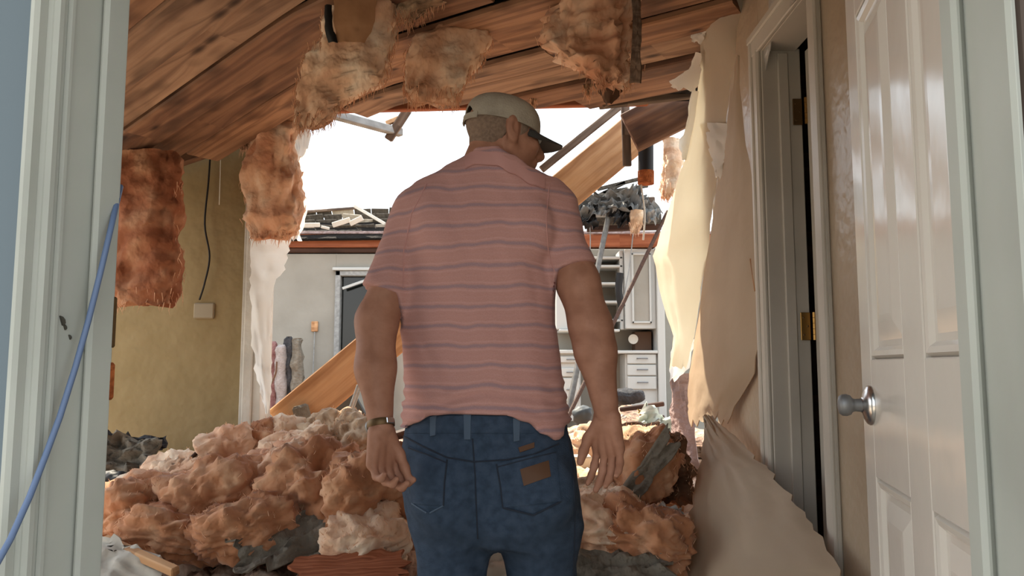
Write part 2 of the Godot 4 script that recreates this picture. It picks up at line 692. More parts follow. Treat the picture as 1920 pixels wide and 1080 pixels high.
func materials() -> void:
	nz.seed = 11
	nz.frequency = 1.0
	nz.fractal_octaves = 4
	nf.seed = 23
	nf.frequency = 1.0
	nf.fractal_type = FastNoiseLite.FRACTAL_RIDGED
	nf.fractal_octaves = 3
	M.deck = []
	M.deck.append(wood(1, Color(0.24, 0.15, 0.11), Color(0.60, 0.44, 0.33), Color(0.73, 0.56, 0.43), 4, 0.5))
	M.deck.append(wood(2, Color(0.20, 0.13, 0.10), Color(0.48, 0.34, 0.26), Color(0.60, 0.45, 0.34), 3, 0.55))
	M.deck.append(wood(3, Color(0.24, 0.17, 0.13), Color(0.58, 0.45, 0.36), Color(0.70, 0.57, 0.46), 5, 0.5))
	M.old = wood(4, Color(0.20, 0.15, 0.12), Color(0.42, 0.34, 0.28), Color(0.55, 0.47, 0.40), 2, 0.5)
	M.beam = wood(5, Color(0.46, 0.30, 0.19), Color(0.76, 0.57, 0.40), Color(0.84, 0.67, 0.50), 4, 0.2)
	M.red = wood(6, Color(0.36, 0.17, 0.10), Color(0.62, 0.36, 0.24), Color(0.70, 0.44, 0.31), 1, 0.2)
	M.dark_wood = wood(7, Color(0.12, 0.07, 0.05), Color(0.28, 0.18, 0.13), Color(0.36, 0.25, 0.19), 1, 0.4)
	M.felt = rough_mat([[0.0, Color(0.07, 0.06, 0.05)], [1.0, Color(0.14, 0.11, 0.09)]], 1.0)
	var pink := [[0.2, Color(0.80, 0.58, 0.45)], [0.45, Color(0.87, 0.68, 0.55)], [0.62, Color(0.90, 0.75, 0.63)], [0.85, Color(0.93, 0.85, 0.76)]]
	var peach := [[0.2, Color(0.77, 0.59, 0.47)], [0.45, Color(0.87, 0.71, 0.58)], [0.62, Color(0.90, 0.77, 0.65)], [0.85, Color(0.92, 0.85, 0.76)]]
	var cream := [[0.2, Color(0.58, 0.46, 0.36)], [0.45, Color(0.78, 0.66, 0.53)], [0.65, Color(0.85, 0.76, 0.65)], [0.9, Color(0.92, 0.87, 0.79)]]
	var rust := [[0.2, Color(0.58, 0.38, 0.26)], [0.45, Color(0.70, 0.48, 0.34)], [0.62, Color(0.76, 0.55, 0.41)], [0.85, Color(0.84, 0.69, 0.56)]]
	M.wool = {"pink": rough_mat(pink, 1.3, 0.98, 0.7, 0.012, 0.03, 31, 0.5), "peach": rough_mat(peach, 1.5, 0.98, 0.7, 0.012, 0.03, 37, 0.5), "cream": rough_mat(cream, 1.5, 0.98, 0.7, 0.012, 0.03, 41, 0.5), "rust": rough_mat(rust, 1.3, 0.98, 0.7, 0.012, 0.03, 43, 0.5)}
	for k in M.wool:
		M.wool[k].rim_enabled = true
		M.wool[k].rim = 0.25
		M.wool[k].rim_tint = 0.8
	M.fuzz = mat(Color(0.90, 0.77, 0.64), 0.9)
	M.fuzz.backlight_enabled = true
	M.fuzz.backlight = Color(0.8, 0.62, 0.48)
	M.ochre = rough_mat([[0.0, Color(0.56, 0.48, 0.34)], [1.0, Color(0.60, 0.52, 0.38)]], 0.7, 0.9, 0.15)
	M.jamb = rough_mat([[0.0, Color(0.56, 0.57, 0.54)], [0.5, Color(0.63, 0.64, 0.61)], [1.0, Color(0.67, 0.68, 0.65)]], 0.8, 0.55, 0.12, 0.01, 0.02, 5)
	M.siding = mat(Color(0.35, 0.40, 0.43), 0.8)
	M.door = rough_mat([[0.0, Color(0.74, 0.71, 0.67)], [1.0, Color(0.79, 0.76, 0.72)]], 0.8, 0.15, 0.025, 0.01, 0.03, 6)
	M.casing = rough_mat([[0.0, Color(0.70, 0.67, 0.62)], [1.0, Color(0.76, 0.73, 0.68)]], 0.8, 0.4, 0.06, 0.01, 0.03, 8)
	M.taupe = rough_mat([[0.0, Color(0.66, 0.58, 0.49)], [1.0, Color(0.71, 0.64, 0.55)]], 0.8, 0.3, 0.08, 0.01, 0.1, 9)
	M.paper = rough_mat([[0.0, Color(0.78, 0.70, 0.60)], [1.0, Color(0.83, 0.76, 0.66)]], 0.8, 0.6, 0.1, 0.01, 0.03, 10)
	M.paper.backlight_enabled = true
	M.paper.backlight = Color(0.90, 0.80, 0.62)
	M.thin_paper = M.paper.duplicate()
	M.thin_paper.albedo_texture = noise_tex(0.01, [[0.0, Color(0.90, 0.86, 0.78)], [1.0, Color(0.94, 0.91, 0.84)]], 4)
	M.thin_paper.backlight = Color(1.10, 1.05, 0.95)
	M.white_paper = mat(Color(0.95, 0.94, 0.92), 0.7)
	M.white_paper.backlight_enabled = true
	M.white_paper.backlight = Color(1.0, 0.99, 0.95)
	M.plaster = rough_mat([[0.0, Color(0.74, 0.71, 0.66)], [1.0, Color(0.83, 0.80, 0.75)]], 1.2, 0.85, 0.3, 0.01, 0.03, 12)
	M.rear_wall = rough_mat([[0.0, Color(0.56, 0.54, 0.50)], [1.0, Color(0.62, 0.60, 0.56)]], 0.6, 0.9, 0.1, 0.01, 0.03, 13)
	M.white = mat(Color(0.72, 0.72, 0.70), 0.5)
	M.niche = mat(Color(0.56, 0.54, 0.50), 0.8)
	M.brass = mat(Color(0.72, 0.56, 0.32), 0.35, 0.9)
	M.old_brass = mat(Color(0.42, 0.33, 0.22), 0.5, 0.7)
	M.chrome = mat(Color(0.80, 0.79, 0.78), 0.22, 0.95)
	M.iron = mat(Color(0.11, 0.10, 0.10), 0.6, 0.3)
	M.steel = mat(Color(0.50, 0.50, 0.50), 0.5, 0.6)
	M.galv = rough_mat([[0.0, Color(0.50, 0.50, 0.49)], [1.0, Color(0.66, 0.66, 0.65)]], 3.0, 0.5, 0.1, 0.02, 0.03, 14)
	M.glass = mat(Color(0.05, 0.06, 0.05), 0.12)
	M.black = mat(Color(0.05, 0.05, 0.05), 0.7)
	M.kraft = mat(Color(0.36, 0.26, 0.19), 0.8)
	M.rusty = rough_mat([[0.0, Color(0.42, 0.20, 0.10)], [1.0, Color(0.70, 0.40, 0.22)]], 4.0)
	M.cable = mat(Color(0.34, 0.41, 0.53), 0.6)
	M.shingle = rough_mat([[0.0, Color(0.22, 0.20, 0.18)], [1.0, Color(0.40, 0.37, 0.33)]], 3.0)
	M.rubble = rough_mat([[0.15, Color(0.36, 0.28, 0.23)], [0.4, Color(0.58, 0.47, 0.40)], [0.6, Color(0.70, 0.58, 0.50)], [0.85, Color(0.80, 0.72, 0.65)]], 1.1, 0.98, 0.9, 0.03, 0.06, 15, 0.8)
	M.grey_cloth = rough_mat([[0.0, Color(0.38, 0.35, 0.31)], [1.0, Color(0.54, 0.51, 0.46)]], 2.0)
	M.plastic = mat(Color(0.86, 0.88, 0.84), 0.3)
	M.plastic.backlight_enabled = true
	M.plastic.backlight = Color(0.5, 0.52, 0.46)
	M.galv_paper = rough_mat([[0.0, Color(0.62, 0.60, 0.57)], [1.0, Color(0.72, 0.70, 0.67)]], 2.0, 0.3, 0.5, 0.02, 0.05, 16)
	M.mauve = rough_mat([[0.0, Color(0.55, 0.47, 0.46)], [1.0, Color(0.66, 0.58, 0.56)]], 1.5)
	M.clothes_red = rough_mat([[0.0, Color(0.42, 0.26, 0.25)], [1.0, Color(0.62, 0.48, 0.46)]], 3.0)
	M.clothes_dark = rough_mat([[0.0, Color(0.20, 0.20, 0.21)], [1.0, Color(0.32, 0.31, 0.31)]], 3.0)
	M.dark_wall = mat(Color(0.30, 0.25, 0.22), 0.8)
	M.scuff = mat(Color(0.24, 0.23, 0.20), 0.9)
	M.zinc = rough_mat([[0.0, Color(0.30, 0.29, 0.28)], [1.0, Color(0.46, 0.45, 0.43)]], 3.0, 0.5, 0.1, 0.02, 0.03, 14)
	M.pale_cloth = rough_mat([[0.0, Color(0.55, 0.51, 0.49)], [1.0, Color(0.68, 0.64, 0.62)]], 3.0)
	M.plate = mat(Color(0.60, 0.54, 0.44), 0.6)
	M.slate = mat(Color(0.22, 0.24, 0.25), 0.6)
	M.mustard = mat(Color(0.62, 0.50, 0.22), 0.8)
	M.kraft_light = rough_mat([[0.0, Color(0.66, 0.49, 0.35)], [1.0, Color(0.72, 0.55, 0.41)]], 1.0, 0.7, 0.1)
	var kr := [[0.2, Color(0.26, 0.18, 0.13)], [0.6, Color(0.42, 0.30, 0.22)], [0.9, Color(0.58, 0.46, 0.36)]]
	M.wool.burnt = rough_mat([[0.2, Color(0.47, 0.28, 0.19)], [0.45, Color(0.54, 0.33, 0.23)], [0.62, Color(0.60, 0.39, 0.28)], [0.85, Color(0.70, 0.52, 0.40)]], 1.3, 0.98, 0.7, 0.012, 0.03, 47, 0.5)
	M.wool.kraft = rough_mat(kr, 1.3, 0.98, 1.4, 0.012, 0.035, 45, 1.4)
	M.concrete = rough_mat([[0.0, Color(0.62, 0.58, 0.52)], [1.0, Color(0.72, 0.68, 0.62)]], 0.8)


# ---------------------------------------------------------------- the setting
func bx(b: Mb, lo: Vector3, hi: Vector3, bev := 0.003) -> void:
	b.box(Transform3D(Basis.IDENTITY, (lo + hi) * 0.5), hi - lo, bev)


func roof_y(x: float) -> float:
	return 2.565 - 0.30 * 0.07 * log(1.0 + exp(-(x + 0.75) / 0.07))


func setting() -> void:
	var b := Mb.new()
	bx(b, Vector3(-9, -0.1, -14), Vector3(9, 0, 8))
	struct("floor", b, M.concrete, "bare pale concrete floor slab under the rubble")

	# the wall of the doorway we look through, turned a little; t runs along it to the right, s into the room
	var al := deg_to_rad(14.6)
	var w := Vector3(cos(al), 0, sin(al))
	var s := Vector3(sin(al), 0, -cos(al))
	var lf := Vector3(-0.487, 0, -0.95)        # far edge of the left jamb
	var rf := Vector3(0.398, 0, -0.68)
	var bs := Basis(w, Vector3.UP, -s)
	b = Mb.new()
	var piece := func(mb: Mb, from: Vector3, t0: float, t1: float, s0: float, s1: float, y0: float, y1: float, bev := 0.004) -> void:
		mb.box(Transform3D(bs, from + w * (t0 + t1) * 0.5 + s * (s0 + s1) * 0.5 + Vector3.UP * (y0 + y1) * 0.5), Vector3(absf(t1 - t0), y1 - y0, absf(s1 - s0)), bev)
	piece.call(b, lf, -1.75, -0.02, -0.104, -0.01, 0.0, 2.75)
	piece.call(b, lf, -0.02, 1.0, -0.125, -0.01, 2.1, 2.75)
	struct("wall_front", b, M.siding, "grey blue outer wall holding the white doorway")

	b = Mb.new()
	piece.call(b, rf, 0.008, 0.75, -0.132, -0.01, 0.0, 2.75)
	struct("wall_entry", b, M.dark_wall, "dark brown wall strip at the right edge beside the near doorframe")

	# left jamb with stop and moulded casing
	var o := Node3D.new()
	o.name = "door_1"
	add_child(o)
	tag(o, "scuffed white doorframe nearest the viewer, open", "", "", "structure")
	b = Mb.new()
	piece.call(b, lf, -0.02, 0.0, -0.122, 0.0, 0.0, 2.12)
	part("jamb", b, M.jamb, o)
	b = Mb.new()
	piece.call(b, lf, -0.0, 0.010, -0.050, -0.012, 0.0, 2.1)
	part("stop", b, M.jamb, o)
	b = Mb.new()
	piece.call(b, lf, -0.016, -0.003, -0.136, -0.118, 0.0, 2.2)
	piece.call(b, lf, -0.004, 0.006, -0.118, -0.104, 0.0, 2.1)
	piece.call(b, lf, -0.004, 0.004, -0.098, -0.088, 0.0, 2.1, 0.003)
	part("casing", b, M.jamb, o)
	b = Mb.new()
	piece.call(b, rf, 0.0, 0.007, -0.14, 0.0, 0.0, 2.12)
	part("jamb", b, M.jamb, o)
	b = Mb.new()
	piece.call(b, rf, -0.010, 0.0, -0.050, -0.012, 0.0, 2.1)
	part("stop", b, M.jamb, o)
	b = Mb.new()
	piece.call(b, lf, -0.02, 0.96, -0.14, 0.0, 2.10, 2.12)
	part("head", b, M.jamb, o)
	# strike plate, latch hole and scuffs of the left jamb
	var sp := func(t: float, sa: float, y: float) -> Vector3:
		return lf + w * t + s * sa + Vector3.UP * y
	b = Mb.new()
	b.box(Transform3D(bs, sp.call(0.002, -0.012, 1.2025)), Vector3(0.006, 0.062, 0.018), 0.002)
	part("strike_plate", b, M.old_brass, o).set_meta("label", "dark tarnished strike plate")
	b = Mb.new()
	b.box(Transform3D(bs, sp.call(0.003, -0.012, 1.131)), Vector3(0.009, 0.045, 0.018), 0.003)
	part("latch_plate", b, M.rusty, o).set_meta("label", "rust brown latch plate")
	for q in [[-0.083, 1.200, 0.006], [-0.078, 1.193, 0.0035], [-0.070, 1.182, 0.003], [-0.112, 1.215, 0.005], [-0.055, 1.170, 0.003]]:
		b = Mb.new()
		b.lathe(Transform3D(Basis(Vector3.UP, s, w).rotated(w, 0.4), sp.call(0.0006, q[0], q[1])), [Vector2(0, -0.0005), Vector2(q[2], -0.0005), Vector2(q[2], 0.0005), Vector2(0, 0.0005)], 9)
		part("scuff", b, M.scuff, o)

	# blue cord slung across the left jamb
	b = Mb.new()
	var pts := []
	for q in [[226, 350, 0.985], [217, 388, 0.926], [205, 440, 0.905], [188, 512, 0.892], [166, 600, 0.885], [141, 690, 0.87], [112, 782, 0.855], [84, 858, 0.84], [56, 930, 0.82], [20, 1010, 0.80], [-30, 1100, 0.77], [-90, 1200, 0.74]]:
		pts.append(at(q[0], q[1], q[2]))
	b.tube(pts, [0.0034], 8)
	solo("cord", b, M.cable, "thin blue cord slung slantwise across the near white doorframe", "cord")

	# porch roof over the viewer
	b = Mb.new()
	bx(b, Vector3(-0.9, 2.76, -0.9), Vector3(1.4, 2.86, 0.9))
	struct("ceiling_porch", b, M.siding, "grey porch roof over the viewer's side of the doorway")

	# ochre wall with the white post at its end
	b = Mb.new()
	bx(b, Vector3(-2.3, 0, -4.36), Vector3(-1.47, 2.62, -4.24))
	var ow := struct("wall_back", b, M.ochre, "plain ochre wall between the hanging insulation and the white post")
	b = Mb.new()
	var pz := at(383, 583, 4.235)
	b.box(Transform3D(Basis.IDENTITY, pz), Vector3(0.112, 0.085, 0.022), 0.006)
	part("thermostat_plate", b, M.plate, ow)

	b = Mb.new()
	bx(b, Vector3(-1.47, 0, -4.38), Vector3(-1.355, 2.5, -4.20))
	bx(b, Vector3(-1.452, 0, -4.20), Vector3(-1.40, 2.5, -4.185), 0.006)
	struct("trim_1", b, M.plaster, "white post trim at the open end of the ochre wall")


# ---------------------------------------------------------------- roof
func roof() -> void:
	# tar felt above the boards
	var b := Mb.new()
	for i in 13:
		var q := [-2.2 + i * 0.258, -2.2 + (i + 1) * 0.258]
		var y0 := roof_y(q[0]) + 0.055
		var y1 := roof_y(q[1]) + 0.055
		var l := [Vector3(q[0], y0, -4.2), Vector3(q[1], y1, -4.2), Vector3(q[1], y1, -0.6), Vector3(q[0], y0, -0.6)]
		var u := Vector3.UP * 0.05
		b.quad(l[0], l[1], l[2], l[3], Vector3.DOWN)
		b.quad(l[0] + u, l[1] + u, l[2] + u, l[3] + u, Vector3.UP)
		for m in 4:
			var j := (m + 1) % 4
			b.quad(l[m], l[j], l[j] + u, l[m] + u, (l[m] + l[j]) * 0.5 - (l[0] + l[2]) * 0.5)
	var deck := struct("ceiling", b, M.felt, "torn roof deck of stained pine boards under dark felt")
	# boards, skewed to the view
	var e := Vector3(0.838, 0, 0.545)
	var p := Vector3(0.545, 0, -0.838)
	for i in range(0, 30):
		var sv := 0.05 + i * 0.222
		var t0 := maxf((-2.18 - p.x * sv) / e.x, (-p.z * sv - 4.05) / e.z)
		var t1 := minf((0.90 - p.x * sv) / e.x, (-p.z * sv - 1.05) / e.z)
		if t1 - t0 < 0.15:
			continue
		# now and then a butt joint
		var cuts := [t0, t1]
		if i % 3 == 1 and t1 - t0 > 2.0:
			cuts = [t0, lerpf(t0, t1, rng.randf_range(0.5, 0.7)), t1]
		for c in cuts.size() - 1:
			var pts := []
			var n := maxi(3, int((cuts[c + 1] - cuts[c]) / 0.18))
			var dy := rng.randf_range(-0.006, 0.006) - 0.020 * (i % 2)
			var skew := rng.randf_range(-0.010, 0.010)
			for k in n + 1:
				var t := lerpf(cuts[c] + 0.002, cuts[c + 1] - 0.002, float(k) / n)
				var q := p * (sv + skew * (float(k) / n - 0.5)) + e * t
				q.y = roof_y(q.x) + dy
				pts.append(q)
			var mb := Mb.new()
			mb.bent(pts, p.rotated(e, rng.randf_range(-0.05, 0.05)), rng.randf_range(0.188, 0.202), 0.034, 0.007, Vector2(rng.randf() * 3, rng.randf()))
			part("roof_board", mb, M.deck[(i * 2 + c + (i / 2)) % 3], deck)
	# lowest rafter along the left, the header across the far edge, cross pieces
	b = Mb.new()
	b.plank(at(150, 356, 4.12), at(590, 212, 4.12), Vector3.UP, 0.09, 0.06, 0.005)
	solo("rafter", b, M.deck[1], "sloping brown rafter under the left edge of the roof boards", "rafter")
	b = Mb.new()
	b.plank(at(535, 197, 4.17), at(1215, 181, 4.17), Vector3.UP, 0.10, 0.045, 0.005, Vector2(0.3, 0.2))
	solo("header_beam", b, M.red, "reddish brown header beam along the far edge of the roof, behind the cap", "beam")
	b = Mb.new()
	b.plank(at(1122, 188, 4.12), at(1296, 168, 4.10), Vector3.UP, 0.10, 0.035, 0.005, Vector2(0.1, 0.6))
	solo("header_board", b, M.old, "weathered grey board across the right end of the header", "board")
	b = Mb.new()
	b.plank(at(1128, 196, 4.06), at(1215, 150, 4.05), Vector3.UP, 0.045, 0.02, 0.004, Vector2(0.8, 0.6))
	solo("brace_board", b, M.old, "short grey brace slanting over the right end of the header", "board")
	b = Mb.new()
	b.plank(at(1180, 250, 4.32), at(1300, 190, 4.26), Vector3.UP, 0.24, 0.04, 0.005, Vector2(0.5, 0.1))
	solo("gable_plank", b, M.deck[1], "brown plank slanting down under the right end of the header", "plank")
	b = Mb.new()
	b.plank(at(1205, 40, 3.35), at(1330, 16, 3.2), Vector3(0, 0.2, -1), 0.16, 0.03, 0.005, Vector2(0.2, 0.3))
	solo("roof_cleat", b, M.dark_wood, "dark loose roof cleat beside the hanging kraft paper", "board")

	# the long broken rafter: from the rubble behind the man up to the header
	b = Mb.new()
	var a0 := at(528, 800, 4.45)
	var a1 := at(1262, 190, 4.62)
	b.plank(a0, a1, Vector3.UP, 0.235, 0.045, 0.006, Vector2(0.15, 0.37))
	solo("fallen_rafter", b, M.beam, "long pale pine rafter fallen slantwise behind the man in the striped shirt", "rafter")
	b = Mb.new()
	b.plank(at(1015, 318, 4.50), at(1166, 196, 4.56), Vector3.UP, 0.045, 0.03, 0.004, Vector2(0.5, 0.6))
	solo("batten", b, M.old, "narrow grey batten lying along the upper edge of the fallen rafter", "batten")

	# lamp channel hanging in the opening
	b = Mb.new()
	b.plank(at(590, 205, 4.3), at(752, 249, 4.75), Vector3(0, 1, 0), 0.05, 0.05, 0.006)
	var lc := thing("metal_channel", "bent grey metal channel dangling in the bright opening left of the cap", "metal channel", at(670, 240, 4.5))
	part("channel", b, M.galv, lc)
	b = Mb.new()
	b.plank(at(728, 262, 4.72), at(765, 205, 4.66), Vector3.RIGHT, 0.055, 0.05, 0.006)
	part("bracket", b, M.old, lc)
	b = Mb.new()
	b.plank(at(724, 232, 4.7), at(748, 222, 4.7), Vector3.UP, 0.03, 0.03, 0.004)
	part("clip", b, M.beam, lc)

	# flue pipe
	var fp := thing("flue_pipe", "black flue pipe hanging below the right end of the header", "pipe", at(1210, 330, 4.38))
	b = Mb.new()
	b.tube([at(1211, 190, 4.38), at(1211, 322, 4.38)], [0.044], 18)
	part("pipe", b, M.iron, fp)
	b = Mb.new()
	b.tube([at(1211, 321, 4.38), at(1211, 345, 4.38)], [0.047], 18)
	part("rusty_end", b, M.rusty, fp)
	b = Mb.new()
	b.plank(at(1172, 195, 4.36), at(1176, 312, 4.38), Vector3.RIGHT, 0.05, 0.02, 0.004)
	solo("cross_post", b, M.old, "short grey post hanging left of the black flue pipe", "post")


# ---------------------------------------------------------------- right side: wall, closet door, open door, peeled sheets
# rows of [py, left px, left d, right px, right d]; bulge pushes the middle along 'out'
func draped_rows(rows: Array, nc: int, sub: int, out: Vector3, bulge: float, ragged := 0.0, sd := 0, ripple := 0.006, bottom := 0.0, top := 0.0) -> Array:
	var made := []
	var n := rows.size()
	var total := (n - 1) * sub
	for i in total + 1:
		var f := float(i) / sub
		var j := mini(int(f), n - 2)
		f -= j
		var a: Array = rows[j]
		var c: Array = rows[j + 1]
		var l0 := at(a[1], a[0], a[2]).lerp(at(c[1], c[0], c[2]), f)
		var r0 := at(a[3], a[0], a[4]).lerp(at(c[3], c[0], c[4]), f)
		var r := PackedVector3Array()
		for q in nc:
			var u := float(q) / (nc - 1)
			var p := l0.lerp(r0, u)
			var v := float(i) / total
			p += out * (bulge * sin(PI * u) + ripple * nz.get_noise_3d(u * 5.0 + sd, v * 6.0, sd * 3.1) * 2.0)
			if ragged > 0.0:
				var ed := maxf(0.0, 1.0 - minf(u, 1.0 - u) * 8.0)
				p += (r0 - l0).normalized() * ragged * ed * nz.get_noise_2d(v * 22.0, sd + (7.0 if u > 0.5 else 0.0)) * 1.6
			if bottom > 0.0 and v > 0.75:
				p += Vector3.UP * bottom * (v - 0.75) * 4.0 * (nz.get_noise_2d(u * 14.0 + sd * 2.0, 3.0) + absf(fposmod(u * 5.3 + sd, 1.0) - 0.5) - 0.2)
			if top > 0.0 and v < 0.25:
				p += Vector3.UP * top * (0.25 - v) * 4.0 * (nz.get_noise_2d(u * 14.0 + sd * 2.0, 9.0) + absf(fposmod(u * 6.1 + sd, 1.0) - 0.5) - 0.2)
			r.append(p)
		made.append(r)
	return made


func right_side() -> void:
	var X := 0.90
	# wall with the closet opening between d 2.20 and 2.70
	var b := Mb.new()
	bx(b, Vector3(X, 0, -2.23), Vector3(X + 0.12, 2.75, -0.62))
	bx(b, Vector3(X, 0, -3.42), Vector3(X + 0.12, 2.75, -2.72))
	bx(b, Vector3(X, 2.31, -2.72), Vector3(X + 0.12, 2.75, -2.23))
	struct("wall_right", b, M.taupe, "taupe side wall with the closet door, its facing peeled off at the far end")
	b = Mb.new()
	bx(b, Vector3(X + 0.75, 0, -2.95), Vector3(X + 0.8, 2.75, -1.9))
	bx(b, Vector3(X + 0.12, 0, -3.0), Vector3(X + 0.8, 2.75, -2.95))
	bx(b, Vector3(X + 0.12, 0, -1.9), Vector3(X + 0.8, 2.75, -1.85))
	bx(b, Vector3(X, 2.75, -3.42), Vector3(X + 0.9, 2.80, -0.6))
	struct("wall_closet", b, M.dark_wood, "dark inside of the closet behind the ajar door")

	# closet door frame
	var fr := Node3D.new()
	fr.name = "door_2"
	add_child(fr)
	tag(fr, "cream closet doorframe with two brass hinges, door ajar", "", "", "structure")
	b = Mb.new()
	bx(b, Vector3(X - 0.001, 0, -2.72), Vector3(X + 0.14, 2.29, -2.695))
	part("jamb", b, M.casing, fr)
	b = Mb.new()
	bx(b, Vector3(X + 0.055, 0, -2.697), Vector3(X + 0.092, 2.27, -2.684), 0.003)
	part("stop", b, M.casing, fr)
	b = Mb.new()
	bx(b, Vector3(X - 0.014, 0, -2.785), Vector3(X, 2.345, -2.700), 0.004)
	bx(b, Vector3(X - 0.021, 0, -2.785), Vector3(X - 0.010, 2.345, -2.757), 0.005)
	bx(b, Vector3(X - 0.018, 0, -2.722), Vector3(X - 0.010, 2.295, -2.706), 0.004)
	part("casing", b, M.casing, fr)
	b = Mb.new()
	bx(b, Vector3(X - 0.001, 2.28, -2.72), Vector3(X + 0.125, 2.31, -2.29))
	bx(b, Vector3(X - 0.016, 2.28, -2.785), Vector3(X, 2.365, -2.13), 0.004)
	bx(b, Vector3(X - 0.024, 2.335, -2.79), Vector3(X - 0.010, 2.365, -2.13), 0.005)
	part("head_casing", b, M.casing, fr)
	b = Mb.new()
	bx(b, Vector3(X - 0.001, 0, -2.24), Vector3(X + 0.125, 2.29, -2.215))
	part("jamb", b, M.casing, fr)
	b = Mb.new()
	bx(b, Vector3(X - 0.016, 0, -2.232), Vector3(X, 2.345, -2.158), 0.004)
	bx(b, Vector3(X - 0.024, 0, -2.20), Vector3(X - 0.010, 2.345, -2.158), 0.005)
	part("casing", b, M.casing, fr)
	# closet door, swung into the closet: its hinged edge looks at us
	b = Mb.new()
	bx(b, Vector3(X + 0.146, 0.01, -2.668), Vector3(X + 0.60, 2.27, -2.632), 0.004)
	var cd := thing("closet_door", "cream closet door ajar, only its hinged edge showing beside the dark gap", "door", Vector3(X + 0.15, 0, -2.65))
	part("slab", b, M.casing, cd)
	# hinges: a leaf on the jamb, a leaf on the door, knuckles between
	for y in [2.05, 1.285]:
		var hg := Node3D.new()
		hg.name = "hinge" if y > 1.5 else "hinge_001"
		cd.add_child(hg)
		b = Mb.new()
		var hp := Vector3(X + 0.138, y, -2.682)
		bx(b, hp + Vector3(-0.036, -0.048, -0.004), hp + Vector3(-0.002, 0.048, 0.001), 0.0015)
		part("jamb_leaf", b, M.old_brass if y > 1.5 else M.brass, hg)
		b = Mb.new()
		bx(b, hp + Vector3(0.010, -0.048, 0.049), hp + Vector3(0.040, 0.048, 0.054), 0.0015)
		part("door_leaf", b, M.old_brass if y > 1.5 else M.brass, hg)
		b = Mb.new()
		for q in 5:
			b.tube([hp + Vector3(0.006, -0.048 + q * 0.0194, 0.014), hp + Vector3(0.006, -0.030 + q * 0.0194, 0.014)], [0.006], 10)
		part("knuckle", b, M.brass, hg)
		for q in 3:
			b = Mb.new()
			b.lathe(Transform3D(Basis(Vector3.RIGHT, Vector3.BACK, Vector3.DOWN), hp + Vector3(-0.026 + (q % 2) * 0.014, -0.030 + q * 0.03, 0.001)), [Vector2(0.0001, 0.0012), Vector2(0.003, 0.001), Vector2(0.0038, 0.0)], 10)
			part("screw", b, M.old_brass, hg)

	# the panelled door standing open against the wall
	var h0 := Vector3(0.464, 0, -0.70)
	var h1 := Vector3(0.620, 0, -1.38)
	var dx := (h1 - h0).normalized()
	var wd := h0.distance_to(h1)
	var nn := dx.cross(Vector3.UP).normalized()      # across the thickness
	if nn.x > 0:
		nn = -nn                                      # the face we see
	var dr := thing("panel_door", "white six-panel door with a round metal knob, standing open at the right", "door", h0)
	b = Mb.new()
	var bs := Basis(dx, Vector3.UP, dx.cross(Vector3.UP))
	# stiles, rails and muntin stand proud of the core
	var slab := func(mb: Mb, u0: float, u1: float, y0: float, y1: float, z0: float, z1: float, bev := 0.002) -> void:
		mb.box(Transform3D(bs, h0 + dx * (u0 + u1) * 0.5 + Vector3.UP * (y0 + y1) * 0.5 + nn * (z0 + z1) * 0.5), Vector3(absf(u1 - u0), y1 - y0, absf(z1 - z0)), bev)
	slab.call(b, 0.0, wd, 0.012, 2.03, -0.035, -0.010)
	part("core", b, M.door, dr)
	var cols := [[0.115, 0.315], [0.415, wd - 0.075]]
	var lev := [[0.22, 0.965], [1.16, 1.76], [1.85, 1.965]]
	for q in [[0.0, 0.115], [0.315, 0.415], [wd - 0.075, wd]]:
		b = Mb.new()
		slab.call(b, q[0], q[1], 0.012, 2.03, -0.012, 0.0)
		part("stile", b, M.door, dr)
	for c in cols:
		var last := 0.012
		for l in lev + [[2.03, 2.03]]:
			b = Mb.new()
			slab.call(b, c[0], c[1], last, l[0], -0.012, 0.0)
			part("rail", b, M.door, dr)
			last = l[1]
		for l in lev:
			b = Mb.new()
			# raised field with sloping border
			var rows := []
			for q in [[0.0, -0.010], [0.006, -0.001], [0.014, -0.003], [0.020, -0.0095], [0.030, -0.0095], [0.058, -0.0015], [0.07, -0.001]]:
				var r := PackedVector3Array()
				for m in [[c[0] + q[0], l[0] + q[0]], [c[1] - q[0], l[0] + q[0]], [c[1] - q[0], l[1] - q[0]], [c[0] + q[0], l[1] - q[0]]]:
					r.append(h0 + dx * m[0] + Vector3.UP * m[1] + nn * q[1])
				rows.append(r)
			for i in rows.size() - 1:
				for j in 4:
					var j1 := (j + 1) % 4
					b.quad(rows[i][j], rows[i][j1], rows[i + 1][j1], rows[i + 1][j], nn)
			var z: PackedVector3Array = rows[rows.size() - 1]
			b.quad(z[0], z[1], z[2], z[3], nn)
			part("panel", b, M.door, dr)
	# knob
	var kp := h1 - dx * 0.066 + Vector3.UP * 1.083
	var kb := Basis(dx, nn, dx.cross(nn))
	b = Mb.new()
	b.lathe(Transform3D(kb, kp), [Vector2(0.0335, 0.0), Vector2(0.0335, 0.003), Vector2(0.031, 0.007), Vector2(0.024, 0.011), Vector2(0.014, 0.014), Vector2(0.012, 0.016)], 28)
	var rose := part("rose", b, M.chrome, dr)
	b = Mb.new()
	b.lathe(Transform3D(kb, kp), [Vector2(0.0115, 0.012), Vector2(0.0105, 0.026), Vector2(0.012, 0.030), Vector2(0.0165, 0.033), Vector2(0.0185, 0.039), Vector2(0.018, 0.046), Vector2(0.0145, 0.051), Vector2(0.006, 0.053), Vector2(0.0001, 0.0525)], 28)
	part("knob", b, M.steel, rose)

	# facing sheets peeled from the wall
	var out := Vector3(-0.8, 0.05, 0.6).normalized()
	b = Mb.new()
